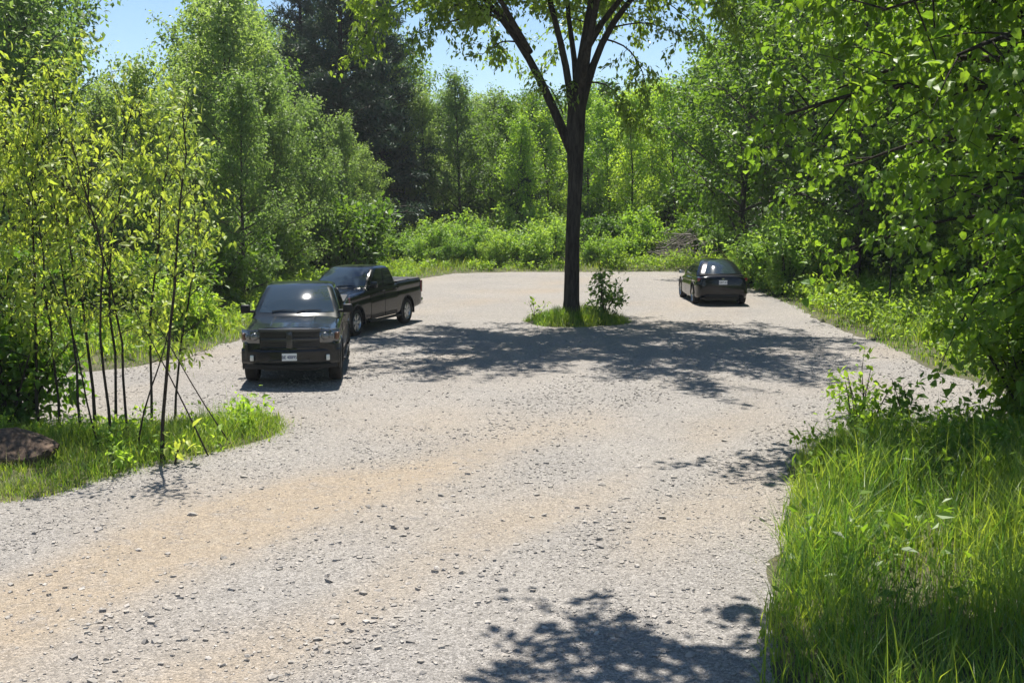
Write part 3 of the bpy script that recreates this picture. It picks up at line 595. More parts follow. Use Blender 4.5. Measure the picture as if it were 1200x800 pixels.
sapling(205, 499, 4.2, .12, 313, 300, 'short sapling at the lane edge of the grass spit', .022, base=.25)
def stick(name, P, r, label, cat='sapling'):
    e = empty(name, tuple(P[0])); Q = np.asarray(P) - np.asarray(P[0]); link('stem', tubes_mesh('stem', [(resample(Q, 8), np.linspace(r, r * .4, 8), 5)], M['bark3']), e)
    rng = np.random.RandomState(int(abs(P[0][0]) * 100)); V, F, t = leaves_on(rng, Q[-2:-1], Q[-1:], 26, .12, .11, .6, .5, big=True)
    link('leaves', mesh('leaves', V, F, M['L_yellow'], tint=t), e); tag(e, label, cat); return e
def g3(px, py, z=0.): x, y = ground_at(px, py); return (x, y, z)
a = g3(245, 536); stick('bare_sapling', [a, (a[0] - .25, a[1], .6), (a[0] - .75, a[1] + .1, 1.6), (a[0] - 1.1, a[1] + .1, 2.3)], .014, 'thin bare leaning sapling on the tip of the grass spit')
a = g3(273, 524); stick('bare_sapling', [a, (a[0] - .45, a[1], .7), (a[0] - .9, a[1] + .1, 1.5), (a[0] - 1.4, a[1] + .1, 2.4)], .012, 'slanting whip-thin sapling nearest the tip of the grass spit')
a = g3(160, 538); stick('bare_sapling', [a, (a[0] + .1, a[1], .7), (a[0] + .5, a[1] + .1, 1.7), (a[0] + .6, a[1] + .1, 2.4)], .016, 'crooked bare stem bending toward the straight sapling')
a = g3(118, 532); stick('bare_sapling', [a, (a[0] - .2, a[1], .8), (a[0] - .3, a[1] + .1, 1.7), (a[0] - .7, a[1] + .1, 2.8)], .016, 'thin forked stem bending toward the boulder')
a = g3(205, 547); stick('broken_stub', [a, (a[0] + .03, a[1], .2), (a[0] + .12, a[1], .38)], .02, 'short broken stub beside the straight sapling')
bush = Kind('bush', gen_shrub(81, 2.4, .8, 22, 3200, .14, .12, big=True), M['bark3'], M['L_bass'], 'foliage', 'stems')
x, y = ground_at(8, 505); bush.put(x, y, .3, 1.0, 'dark leafy bush directly behind the brown boulder', 'bush')
x, y = ground_at(-45, 500); bush.put(x, y, 2.3, 1.15, 'dark leafy bush crowding the lane beyond the boulder', 'bush')
for px, py, rz, sc, lb in ((1212, 512, .9, .95, 'dark big-leaved bush at the end of the tall grass'), (1255, 515, 3.9, 1.25, 'tall dark bush under the basswood boughs')):
    x, y = ground_at(px, py); bush.put(x, y, rz, sc, lb, 'bush')
# boulder
bm = bmesh.new(); bmesh.ops.create_icosphere(bm, subdivisions=4, radius=1); rr = np.random.RandomState(9); pl = [(unit(rr.normal(size=3)), rr.uniform(.62, .9)) for _ in range(22)]
for v in bm.verts:
    c = np.array(v.co)
    for nn, dd in pl:
        s = c @ nn - dd
        if s > 0: c = c - nn * s * .9
    c = c * (1 + .03 * math.sin(c[0] * 9 + c[2] * 7) + .02 * math.sin(c[1] * 17 + c[0] * 13)); v.co = c * np.array([.8, .55, .36])
me = bpy.data.meshes.new('boulder'); bm.to_mesh(me); bm.free(); me.materials.append(M['rock']); me.polygons.foreach_set('use_smooth', [True] * len(me.polygons)); me.set_sharp_from_angle(angle=R(28))
x, y = ground_at(2, 553); bo = link('boulder', me, None, (x, y + .2, .21), (0, 0, .2)); tag(bo, 'brown weathered boulder half sunk in the grass', 'boulder')

# small plants
K1 = Kind('young_shrub', gen_shrub(85, 1.25, .55, 7, 520, .085, .07, el=(60, 88)), M['bark3'], M['L_bright'], 'foliage', 'stems')
x, y = ground_at(1008, 522); K1.put(x, y, 0, 1.25, 'small bright bush at the gravel edge of the tall grass', 'bush')
K2 = Kind('young_shrub', gen_shrub(86, 1.3, .5, 3, 120, .12, .06, el=(65, 88)), M['bark3'], M['L_bass'], 'foliage', 'stems')
x, y = ground_at(1066, 523); K2.put(x, y, 0, 1.0, 'sparse thin-stemmed seedling beside the small bright bush', 'bush')
K3 = Kind('young_tree', gen_shrub(87, 2.0, .55, 6, 800, .13, .1, el=(55, 88)), M['bark3'], M['L_elm'], 'foliage', 'stems')
K3.put(2.85, 34.5, 0, 1.0, 'leafy young shoot growing against the elm trunk on the island', 'bush', z=.08)
K4 = Kind('seedling', gen_shrub(88, .95, .9, 3, 90, .1, .06, el=(50, 80)), M['bark3'], M['L_elm'], 'foliage', 'stems')
K4.put(.72, 34.3, 0, 1.0, 'small sparse seedling at the rim of the grass island', 'bush', z=.05)
x, y = ground_at(1042, 372); K5 = Kind('bank_sapling', gen_tree(90, 2.3, .035, .55, 8, .6, 20, 60, 0, 3, .5, 150, .12, .08, 'round', .5, .6, big=True), M['bark3'], M['L_bass'])
K5.put(x, y, 0, 1, 'thin dark-stemmed sapling standing in the weeds on the bank', 'sapling')
# brush pile
rng = np.random.RandomState(31); tl = []
for i in range(110):
    a = rng.uniform(0, 6.28); c = np.array([rng.normal(0, 1.3), rng.normal(0, .6), 0]); z = max(0, 1.6 * math.exp(-(c[0] / 1.6) ** 2) * rng.rand()); l = rng.uniform(.7, 2.0); d = np.array([math.cos(a), math.sin(a) * .5, rng.uniform(-.15, .75)])
    P = curve(c + [0, 0, z] - d * l * .3, d, l, rng.normal(0, .15, 3), 5); P[:, 2] = np.maximum(P[:, 2], .02); tl.append((P, np.linspace(.034, .01, 5) * rng.uniform(.5, 1.5), 4))
bp = empty('brush_pile', (xat(800, 62.5), 62.5, float(gz(np.array([9.6]), np.array([62.5]))[0]))); link('branches', tubes_mesh('brush', tl, M['twig']), bp)['kind'] = 'stuff'
tag(bp, 'grey heap of dead branches at the back edge of the lot', 'brush pile')

# ------------------------------------------------------------------ grass and weeds
def blades(x, y, h, w, rng, bend=.35, zf=None):
    n = len(x); P = np.stack([x, y, (gz(x, y) if zf is None else zf(x, y)) - .02], 1); a = rng.uniform(0, 6.28, n); d = np.stack([np.cos(a), np.sin(a), 0 * a], 1); b = np.clip(rng.normal(bend, .2, n), .02, 1.1)[:, None]
    sa = a + rng.normal(1.57, .5, n); s = np.stack([np.cos(sa), np.sin(sa), 0 * a], 1); h = h[:, None]; w = w[:, None]
    def at(t): return P + np.array([0, 0, 1]) * h * (t - .35 * b * t * t) + d * h * b * t * t
    V = np.stack([at(0) - s * w, at(0) + s * w, at(.4) - s * w * .85, at(.4) + s * w * .85, at(.75) - s * w * .5, at(.75) + s * w * .5, at(1.0)], 1).reshape(-1, 3)
    i = np.arange(n)[:, None] * 7
    return V, [np.concatenate([i + np.array([[0, 1, 3, 2]]), i + np.array([[2, 3, 5, 4]])]), i + np.array([[4, 5, 6]])]
def region(rng, n, x0, x1, y0, y1, cond):
    x = rng.uniform(x0, x1, n); y = rng.uniform(y0, y1, n); k = cond(x, y, sdist(x, y)); return x[k], y[k]
def grass(name, label, rng, x, y, h, w, bend, m='grass', zf=None):
    t = np.clip(.45 + .3 * nz(x, y, 1.0, 4) + rng.normal(0, .34, len(x)), 0, 1)
    V, F = blades(x, y, h, w, rng, bend, zf); return tag(link(name, mesh(name, V, F, M[m], tint=np.repeat(t, 7))), label, 'grass', kind='stuff')
rng = np.random.RandomState(41)
x, y = region(rng, 62000, 1.4, 9.5, 6.5, 17.8, lambda x, y, d: (d > .02 + .16 * nz(x, y, .5) + .1 * nz(x, y, .17, 5)) & (rng.rand(len(x)) < .78 + .4 * nz(x, y, .45, 6)) & (x < y * .5 + .6) & (x > 0))
dd = sdist(x, y); h = np.clip(rng.normal(.5, .24, len(x)), .1, 1.15) * (.5 + .5 * sm(0, .7, dd)) * (1 + .35 * nz(x, y, .8, 7)) * (.75 + .25 * sm(17, 13, y))
grass('tall_grass', 'tall lush grass beside the driveway', rng, x, y, h, rng.uniform(.003, .0085, len(x)), .45)
x, y = region(rng, 9000, 1.4, 9.5, 6.5, 17.8, lambda x, y, d: (d > -.25) & (x < y * .5 + .6) & (x > 0) & ((d < .35) | (rng.rand(len(x)) < .2)))
grass('dry_grass', 'straw-coloured dead grass at the driveway edge', rng, x, y, rng.uniform(.08, .5, len(x)) * (.3 + .7 * sm(0, 1, sdist(x, y))), rng.uniform(.002, .004, len(x)), .6, 'drygrass')
x, y = region(rng, 60000, -12, -3.3, 12, 19, lambda x, y, d: (d > -.03 + .08 * nz(x, y, .5)) & (x > -y * .5 - 1))
dd = sdist(x, y); h = np.clip(rng.normal(.26, .09, len(x)), .06, .6) * (.4 + .6 * sm(0, .5, dd)) * (1 + .4 * nz(x, y, .7, 7))
h *= np.clip(np.hypot((x + 7.0) / 1.3, y - 14.6) / 1.1, .45, 1)
grass('spit_grass', 'short bright grass under the saplings', rng, x, y, h, rng.uniform(.003, .006, len(x)), .45)
x, y = region(rng, 4500, -12, -3.3, 12, 19, lambda x, y, d: (d > -.2) & (x > -y * .5 - 1))
grass('spit_dry_grass', 'dead straw mixed into the grass under the saplings', rng, x, y, rng.uniform(.06, .4, len(x)), rng.uniform(.002, .004, len(x)), .6, 'drygrass')
x, y = region(rng, 420, -12, -3.6, 12, 19, lambda x, y, d: (d > .15) & (x > -y * .5 - 1) & (np.hypot(x + 7.0, y - 14.7) > 1.5)); SPW = (x, y)
x, y = region(rng, 300000, -24, 24, 17, 63, lambda x, y, d: (d > -.05 + .1 * nz(x, y, .6)) & (d < 6.5) & (rng.rand(len(x)) < np.clip(30 / y, .35, 1)) & (abs(x) < y * .5 + 1))
dd = sdist(x, y); h = np.clip(rng.normal(.34, .12, len(x)), .1, .8) * (.35 + .65 * sm(0, 1.5, dd)) * (1 + .35 * nz(x, y, 1.5, 7)); 
grass('verge_grass', 'sunlit grass on the verges round the lot', rng, x, y, h, rng.uniform(.006, .014, len(x)), .4)
rI = np.sqrt(rng.rand(7000)); aI = rng.uniform(0, 6.28, 7000); rI *= 1 + .1 * np.sin(aI * 3 + 1) + .07 * np.sin(aI * 7) + rng.normal(0, .05, 7000); x = ISL[0] + 1.58 * rI * np.cos(aI); y = ISL[1] + 1.5 * rI * np.sin(aI)
grass('island_grass', 'grass tuft ring at the foot of the elm', rng, x, y, rng.uniform(.12, .5, 7000) * (1.05 - .5 * rI ** 3).clip(.3, 1) * (1 + .35 * nz(x, y, .5, 3)), rng.uniform(.005, .01, 7000), .45)
# leafy weeds: many low stems of small leaves
def weeds(name, label, rng, x, y, hmax, nl, L, m):
    z = gz(x, y); h = hmax * (.45 + .55 * rng.rand(len(x))) * (1 + .4 * nz(x, y, 1.8, 9)); A = np.stack([x, y, z + h * .15], 1); B = A + np.stack([rng.normal(0, .12, len(x)), rng.normal(0, .12, len(x)), h], 1)
    V, F, t = leaves_on(rng, A, B, nl, .09, L, .25, .5, t0=.1); return tag(link(name, mesh(name, V, F, M[m], tint=t)), label, 'weeds', kind='stuff')
x, y = region(rng, 9000, 5, 26, 20, 62, lambda x, y, d: (d > .35) & (d < 11) & (x < y * .5 + 1)); weeds('bank_weeds', 'lush leafy weeds covering the bank beside the lot', rng, x, y, .6, 42000, .14, 'weed')
x, y = region(rng, 3000, -24, 4, 19, 63, lambda x, y, d: (d > .5) & (d < 4) & (x > -y * .5 - 1)); weeds('verge_weeds', 'low leafy weeds on the bank behind the trucks', rng, x, y, .4, 13000, .13, 'weed')
x, y = region(rng, 900, 2, 9, 8, 17.8, lambda x, y, d: (d > .1) & (x < y * .5 + .5) & (rng.rand(len(x)) < .12 + .88 * sm(12.5, 16, y))); weeds('grass_weeds', 'leafy weeds among the tall grass by the small bush', rng, x, y, .45, 3600, .11, 'L_bass')
weeds('spit_weeds', 'low leafy weeds sprouting under the saplings', rng, SPW[0], SPW[1], .35, 2200, .09, 'L_bright')

# ------------------------------------------------------------------ vehicles
M['paint1'] = simple('black_pickup_paint', (.006, .009, .0105), .25, 0, .55, .12)
M['paint2'] = simple('dark_grey_pickup_paint', (.0065, .0085, .0095), .25, 0, .4, .1)
M['paint3'] = simple('black_car_paint', (.005, .0065, .009), .25, 0, .6, .15)
M['glass'] = simple('tinted_glass', (.012, .016, .018), .03, 0, 0, .7)
M['wglass'] = simple('windscreen_glass', (.022, .034, .044), .055, 0, .0, .8)
M['trim'] = simple('black_plastic_trim', (.011, .0115, .012), .55, spec=.25)
M['black'] = simple('grille_black', (.006, .006, .007), .4)
M['rubber'] = simple('tyre_rubber', (.018, .017, .016), .8, noise=.3, nscale=20, bump=.2, spec=.25)
M['alloy'] = simple('alloy_wheel', (.42, .43, .44), .3, .9)
M['dalloy'] = simple('dark_alloy_wheel', (.05, .05, .052), .3, .8)
M['chrome'] = simple('chrome', (.7, .7, .7), .12, 1.)
M['lens'] = simple('headlight_lens', (.11, .115, .12), .15, .4, 1., .6)
M['amber'] = simple('amber_reflector', (.14, .045, .012), .3, 0, 1.)
M['foglens'] = simple('fog_light_lens', (.62, .63, .62), .2, .2, 1.)
M['red'] = simple('tail_light_lens', (.16, .008, .008), .2, 0, 1.)
M['plate'] = simple('licence_plate_white', (.74, .75, .76), .45)
M['ink'] = simple('plate_blue_ink', (.03, .05, .14), .5)
M['cover'] = simple('vinyl_bed_cover', (.02, .02, .021), .6, spec=.4)
M['housing'] = simple('headlight_housing', (.10, .105, .11), .15, .6, 1., .6)
M['bar'] = simple('grille_bar_gloss', (.028, .03, .032), .3, 0, .5, .4)
M['cabin'] = simple('cabin_dark', (.01, .01, .01), .8)

def pchip(xk, yk, x):
    xk = np.asarray(xk, float); yk = np.asarray(yk, float); h = np.diff(xk); d = np.diff(yk) / h; m = np.zeros(len(xk)); m[0] = d[0]; m[-1] = d[-1]
    for i in range(1, len(xk) - 1):
        if d[i - 1] * d[i] > 0: w1 = 2 * h[i] + h[i - 1]; w2 = h[i] + 2 * h[i - 1]; m[i] = (w1 + w2) / (w1 / d[i - 1] + w2 / d[i])
    x = np.clip(np.asarray(x, float), xk[0], xk[-1]); i = np.clip(np.searchsorted(xk, x) - 1, 0, len(xk) - 2); t = (x - xk[i]) / h[i]
    return yk[i] * (1 + 2 * t) * (1 - t) ** 2 + h[i] * m[i] * t * (1 - t) ** 2 + yk[i + 1] * t * t * (3 - 2 * t) + h[i] * m[i + 1] * t * t * (t - 1)
class Body:
    """lower body: rows of (x, bottom, half-width, shoulder height, shoulder inset, crown)"""
    def __init__(s, rows, ns=44): r = np.array(rows, float); s.r = r[np.argsort(r[:, 0])]; s.ns = ns
    def sec(s, x):
        zb, w, zt, ins, cr = [float(pchip(s.r[:, 0], s.r[:, i], x)) for i in range(1, 6)]; H = zt - zb
        return np.array([(0, zb), (.5 * w, zb), (w - .12, zb), (w - .04, zb + .035), (w - .012, zb + .13 * H), (w, zb + .36 * H), (w - .004, zb + .62 * H), (w - .02 - ins * .12, zb + .72 * H), (w - ins * .35, zb + .86 * H),
                         (w - ins * .8, zt - .03), (w - ins - .05, zt), (.6 * w, zt + .62 * cr), (.3 * w, zt + .93 * cr), (0, zt + cr)])
    def at(s, x, u):
        P = s.sec(x); k = np.arange(len(P)); return np.array([x, pchip(k, P[:, 0], u), pchip(k, P[:, 1], u)])
    def mesh_data(s, xs):
        us = np.linspace(0, 13, s.ns); V = []
        for x in xs:
            P = s.sec(x); k = np.arange(len(P)); y = pchip(k, P[:, 0], us); z = pchip(k, P[:, 1], us)
            V.append(np.stack([np.full(s.ns, x), y, z], 1)); V.append(np.stack([np.full(s.ns - 2, x), -y[-2:0:-1], z[-2:0:-1]], 1))
        V = np.concatenate(V); m = 2 * s.ns - 2; n = len(xs)
        F = [[i * m + j, i * m + (j + 1) % m, (i + 1) * m + (j + 1) % m, (i + 1) * m + j] for i in range(n - 1) for j in range(m)]
        F += [list(range(m))[::-1], [(n - 1) * m + j for j in range(m)]]
        return V, F
    def patch(s, x0, x1, u0, u1, side=1, off=.006, n=10, m=10, slant=0.):
        V = []
        for i in range(n):
            for j in range(m):
                u = u0 + (u1 - u0) * j / (m - 1); x = x0 + (x1 - x0) * i / (n - 1) + slant * j / (m - 1); e = 1e-3
                p = s.at(x, u); dx = s.at(x + e, u) - p; du = s.at(x, u + e) - p; nn = unit(np.cross(dx, du)); 
                if nn[1] * 1 + nn[2] * .5 < 0: nn = -nn
                p = p + nn * off; V.append((p[0], p[1] * side, p[2]))
        F = [[i * m + j, (i + 1) * m + j, (i + 1) * m + j + 1, i * m + j + 1] for i in range(n - 1) for j in range(m - 1)]
        return np.array(V), (F if side < 0 else [f[::-1] for f in F])
class Cabin:
    """greenhouse: rows of (z, front x, rear x, half-width, front bow, rear bow)"""
    def __init__(s, rows, rc=.14): s.r = np.array(rows, float); s.rc = rc
    def at(s, q, v):
        """q 0..1 front, 1..2 front corner, 2..3 side, 3..4 rear corner, 4..5 rear (negative q: other side); v 0..1 bottom to top"""
        sg = -1 if q < 0 else 1; q = abs(q); k = np.linspace(0, 1, len(s.r)); z, xf, xr, w, bf, br = [float(pchip(k, s.r[:, i], v)) for i in range(6)]; rc = min(s.rc, w * .4)
        if q <= 1: y = q * (w - rc); x = xf - bf * q * q
        elif q <= 2: a = (q - 1) * math.pi / 2; y = w - rc + rc * math.sin(a); x = xf - bf - rc * .9 * (1 - math.cos(a)) - .02 * (q - 1)
        elif q <= 3: y = w; a = xf - bf - rc * .9 - .02; b = xr + br + rc * .9 + .02; x = a + (b - a) * (q - 2)
        elif q <= 4: a = (q - 3) * math.pi / 2; y = w - rc * (1 - math.cos(a)); x = xr + br + rc * .9 * (1 - math.sin(a)) + .02 * (4 - q)
        else: y = (5 - q) * (w - rc); x = xr + br * (5 - q) ** 2
        return np.array([x, sg * y, z])
    def mesh_data(s, nv=18):
        qs = np.concatenate([np.linspace(0, 1, 8)[:-1], np.linspace(1, 2, 6)[:-1], np.linspace(2, 3, 10)[:-1], np.linspace(3, 4, 6)[:-1], np.linspace(4, 5, 7)]); qs = np.concatenate([qs, -qs[-2:0:-1]])
        V = np.array([s.at(q, v) for v in np.linspace(0, 1, nv) for q in qs]); m = len(qs)
        F = [[i * m + j, i * m + (j + 1) % m, (i + 1) * m + (j + 1) % m, (i + 1) * m + j] for i in range(nv - 1) for j in range(m)]
        top = np.append(V[-m:].mean(0)[:2], V[-1, 2] + .008); V = np.concatenate([V, [top]]); F += [[(nv - 1) * m + j, (nv - 1) * m + (j + 1) % m, nv * m] for j in range(m)]
        return V, F
    def patch(s, q0, q1, v0, v1, n=14, m=8, off=.006, v0b=None, v1b=None):
        V = []; c = np.array([(s.r[0, 1] + s.r[0, 2]) / 2, 0, s.r[0, 0]])
        for i in range(n):
            f = i / (n - 1); a = v0 + ((v0b if v0b is not None else v0) - v0) * f; b = v1 + ((v1b if v1b is not None else v1) - v1) * f
            for j in range(m):
                q = q0 + (q1 - q0) * f; v = a + (b - a) * j / (m - 1); e = 2e-3; p = s.at(q, v); nn = unit(np.cross(s.at(q + e, v) - s.at(q - e, v), s.at(q, min(v + e, 1)) - s.at(q, max(v - e, 0))))
                if nn @ (p - c) < 0: nn = -nn
                V.append(p + nn * off)
        return np.array(V), [[i * m + j, (i + 1) * m + j, (i + 1) * m + j + 1, i * m + j + 1] for i in range(n - 1) for j in range(m - 1)]
def cut(name, V, F, mt, holes):
    """body with wheel wells cut out"""
    ob = link('tmp', mesh(name, V, F, mt)); cs = []
    for x, y, z, r in holes:
        b = MB().lathe([(0.001, -.36), (r, -.36), (r, .36), (.001, .36)], 40, 'y', (x, y, z)); c = link('tmpc', b.mesh('c', mt)); cs.append(c)
        bm = bmesh.new(); bm.from_mesh(c.data); bmesh.ops.remove_doubles(bm, verts=bm.verts, dist=.002); bmesh.ops.recalc_face_normals(bm, faces=bm.faces); bm.to_mesh(c.data); bm.free()
        md = ob.modifiers.new('b', 'BOOLEAN'); md.object = c; md.operation = 'DIFFERENCE'; md.solver = 'EXACT'
    bm = bmesh.new(); bm.from_mesh(ob.data); bmesh.ops.recalc_face_normals(bm, faces=bm.faces); bm.to_mesh(ob.data); bm.free()
    bpy.context.view_layer.update(); me = bpy.data.meshes.new_from_object(ob.evaluated_get(bpy.context.evaluated_depsgraph_get()))
    for o in cs + [ob]: bpy.data.objects.remove(o)
    me.name = name; me.polygons.foreach_set('use_smooth', [True] * len(me.polygons)); me.set_sharp_from_angle(angle=R(32)); return me
def wheel(parent, x, y, r, w, rimr, rim, spokes=5):
    s = 1 if y > 0 else -1; e = empty('wheel', (x, y, r), 0, parent)
    link('tyre', MB().lathe([(rimr, -w * .42), (rimr + .02, -w * .5), (r - .05, -w * .5), (r - .012, -w * .42), (r, -w * .25), (r, w * .25), (r - .012, w * .42), (r - .05, w * .5), (rimr + .02, w * .5), (rimr, w * .42), (rimr - .01, 0), (rimr, -w * .42)], 40).mesh('tyre', M['rubber'], True, 40), e)
    b = MB(); o = s * w * .40
    b.lathe([(rimr, o), (rimr - .02, o + s * .012), (rimr - .035, o - s * .01), (rimr - .05, o - s * .1)], 40); b.lathe([(.085, o - s * .1), (.08, o - s * .02), (.05, o), (.001, o + s * .004)], 20)
    for i in range(spokes):
        for t in (-.16, .16):
            a = i * 2 * math.pi / spokes + t; d = np.array([math.cos(a), 0, math.sin(a)]); b.box(d * rimr * .54 + np.array([0, o - s * .03, 0]), (rimr * .42, .018, .02), 0, np.array([[d[0], 0, -d[2]], [0, 1, 0], [d[2], 0, d[0]]]))
    link('rim', b.mesh('rim', rim, True, 30), e)
    link('brake_disc', MB().lathe([(.001, o - s * .12), (rimr - .03, o - s * .12)], 30).mesh('brake_disc', M['black']), e)
def plate(parent, loc, rz, txt, tilt=0):
    p = link('licence_plate', MB().box((0, 0, 0), (.15, .006, .076), .004).mesh('plate', M['plate']), parent, loc, (tilt, 0, rz))
    c = bpy.data.curves.new('plate_text', 'FONT'); c.body = txt; c.size = .092; c.align_x = 'CENTER'; c.align_y = 'CENTER'; c.extrude = .0008; c.offset = .0015; c.materials.append(M['ink'])
    t = link('tmp', c); bpy.context.view_layer.update(); me = bpy.data.meshes.new_from_object(t.evaluated_get(bpy.context.evaluated_depsgraph_get())); bpy.data.objects.remove(t)
    t = link('plate_text', me, p, (0, -.0075, -.006), (R(90), 0, 0)); t.scale = (.86, 1, 1)
def flare(parent, x, y, r, w=.05, a0=-12, a1=192, t=.016, mt='trim'):
    s = 1 if y > 0 else -1; V = []; N = 26
    for i in range(N):
        a = R(a0 + (a1 - a0) * i / (N - 1)); c, sn = math.cos(a), math.sin(a)
        for rr, yy in ((r, y - s * .05), (r, y + s * t), (r + w * .8, y + s * t), (r + w, y - s * .004)): V.append((x + rr * c, yy, .41 + rr * sn))
    F = [[i * 4 + j, i * 4 + j + 1, i * 4 + 5 + j, i * 4 + 4 + j] for i in range(N - 1) for j in range(3)]
    link('wheel_arch', mesh('arch', V, F, M[mt], True, sharp=40), parent)

def pickup(loc, heading, label, p):
    root = empty('pickup_truck', loc, math.atan2(heading[1], heading[0])); tag(root, label, 'pickup truck')
    pm = M[p['paint']]; fx, rx = p['fx'], p['rx']; hf = p['hood']; wr = .40
    rows = [(2.75, .62, .74, hf - .10, .10, .03), (2.72, .50, .86, hf - .04, .09, .05), (2.62, .43, .94, hf - .015, .09, .065), (2.42, .40, .985, hf, .09, .07), (2.1, .38, 1.0, hf + .03, .10, .075), (1.5, .38, 1.0, hf + .075, .10, .07), (1.2, .38, 1.0, hf + .1, .10, .06),
            (.9, .38, 1.0, hf + .11, .09, .05), (0, .38, 1.0, 1.33, .09, .03), (-.98, .38, 1.0, 1.335, .08, .02), (-1.06, .38, 1.0, 1.36, .05, .0), (-2.0, .42, 1.0, 1.37, .05, .0), (-2.75, .48, .995, 1.37, .05, .0), (-2.92, .50, .98, 1.365, .05, .0), (-2.97, .52, .95, 1.34, .05, .0)]
    b = Body(rows); xs = np.unique(np.concatenate([np.linspace(-2.97, 2.75, 74), [-2.94, -2.9, 2.66, 2.69, 2.71, 2.73, 2.74]]))
    V, F = b.mesh_data(xs); link('body', cut('pickup_body', V, F, pm, [(x, y, wr + .03, .475) for x in (fx, rx) for y in (.98, -.98)]), root)
    cab = Cabin([(1.24, 1.44, -1.02, .955, .20, .03), (1.36, 1.22, -1.02, .93, .20, .03), (1.6, .89, -.98, .85, .18, .03), (1.76, .61, -.94, .785, .16, .03), (1.85, .42, -.90, .735, .14, .04), (1.895, .24, -.82, .67, .12, .05), (1.92, .02, -.66, .54, .09, .06), (1.932, -.2, -.5, .3, .05, .03)])
    V, F = cab.mesh_data(26); ca = link('cab', mesh('cab', V, F, pm, True), root)
    g = link('windscreen', mesh('windscreen', *cab.patch(-1.06, 1.06, .135, .60, 26, 12), M['wglass'], True), root)
    wb = MB()
    for y0, y1, t in ((-.66, -.02, .1), (.02, .68, .1)):
        wb.tube([cab.at(y0, .15) + [.02, 0, .02], cab.at((y0 + y1) / 2, .165) + [.02, 0, .02], cab.at(y1, .16) + [.02, 0, .022]], [.012, .012, .008], 5)
    link('wiper', wb.mesh('wiper', M['black']), root)
    for sg in (1, -1):
        link('front_window', mesh('fw', *cab.patch(sg * 2.05, sg * 2.47, .15, .58, 10, 8), M['glass'], True), root)
        link('rear_window', mesh('rw', *cab.patch(sg * 2.535, sg * 2.93, .15, .58, 10, 8, v1b=.5), M['glass'], True), root)
        for x0, x1, sl in ((.98, -.0, -.0), (-.03, -.93, .0)):
            d = link('door', mesh('door', *b.patch(x0, x1, 3.4, 9.6, sg, .007, 12, 12), pm, True), root)
            hx = x1 + .13; q = b.at(hx, 8.0); link('handle', MB().box((hx, sg * (q[1] + .028), q[2]), (.10, .014, .018), .008).mesh('handle', M[p['handle']], True), d)
            link('cladding', mesh('clad', *b.patch(x0 - .02, x1 + .02, 3.1, 4.2, sg, .014, 4, 4), M['trim'], True), d)
        mq = b.at(.98, 9.0); mb = MB().box((1.0, sg * 1.10, 1.43), (.065, .10, .09), .035); mr = link('mirror', mb.mesh('mirror', M['trim'] if p['style'] == 'ram' else pm, True, 50), root)
        link('mirror_arm', MB().box((.99, sg * .98, 1.37), (.04, .08, .03), .012).mesh('arm', M['trim']), mr); link('mirror_glass', MB().box((.933, sg * 1.10, 1.43), (.003, .085, .07)).mesh('mg', M['chrome']), mr)
        flare(root, fx, sg * .995, .47, mt=p['arch']); flare(root, rx, sg * .995, .47, mt=p['arch'])
        link('running_board', MB().box((.0, sg * .95, .34), (1.15, .09, .025), .015).mesh('rb', M['trim']), root)
        link('tail_light', MB().box((-2.93, sg * .93, 1.12), (.055, .07, .19), .02).mesh('tl', M['red'], True), root)
        for x in (fx, rx): wheel(root, x, sg * .86, wr, .27, .265, M[p['rim']], p['spokes'])
    link('rear_screen', mesh('rs', *cab.patch(4.2, 5, .16, .55, 6, 6), M['glass'], True), root)
    link('bed_cover', MB().box((-1.99, 0, 1.385), (.92, .93, .018), .012).mesh('bed_cover', M['cover'], True, 40), root)
    tg = link('tailgate', MB().box((-2.975, 0, 1.08), (.02, .82, .27), .012).mesh('tailgate', pm), root); link('handle', MB().box((-3.0, 0, 1.24), (.012, .13, .03), .006).mesh('h', M['black']), tg)
    link('rear_bumper', MB().box((-3.02, 0, .62), (.10, .96, .11), .03).mesh('rbp', M[p['bump2']], True, 40), root); link('tow_hitch', MB().box((-3.15, 0, .47), (.12, .04, .04), .006).mesh('th', M['black']), root)
    link('chassis', MB().box((0, 0, .40), (2.6, .55, .09)).box((fx, 0, .40), (.07, .8, .07)).box((rx, 0, .40), (.07, .8, .07)).mesh('ch', M['black']), root)
    hd = link('hood', mesh('hood', np.concatenate([b.patch(2.62, 1.36, 10.3, 13, 1, .008, 16, 10)[0], b.patch(2.62, 1.36, 10.3, 13, -1, .008, 16, 10)[0]]), b.patch(2.62, 1.36, 10.3, 13, 1, .008, 16, 10)[1] + [[i + 160 for i in f] for f in b.patch(2.62, 1.36, 10.3, 13, -1, .008, 16, 10)[1]], pm, True), root)
    for sg in (1, -1):
        P = [b.at(x, 11.6 if p['style'] == 'ram' else 11.2) * np.array([1, sg, 1]) + [0, 0, .004] for x in np.linspace(2.5, 1.42, 8)]
        link('hood_ridge', MB().tube(P, [.008, .02, .028, .03, .03, .03, .026, .015], 8).mesh('ridge', pm, True), hd)
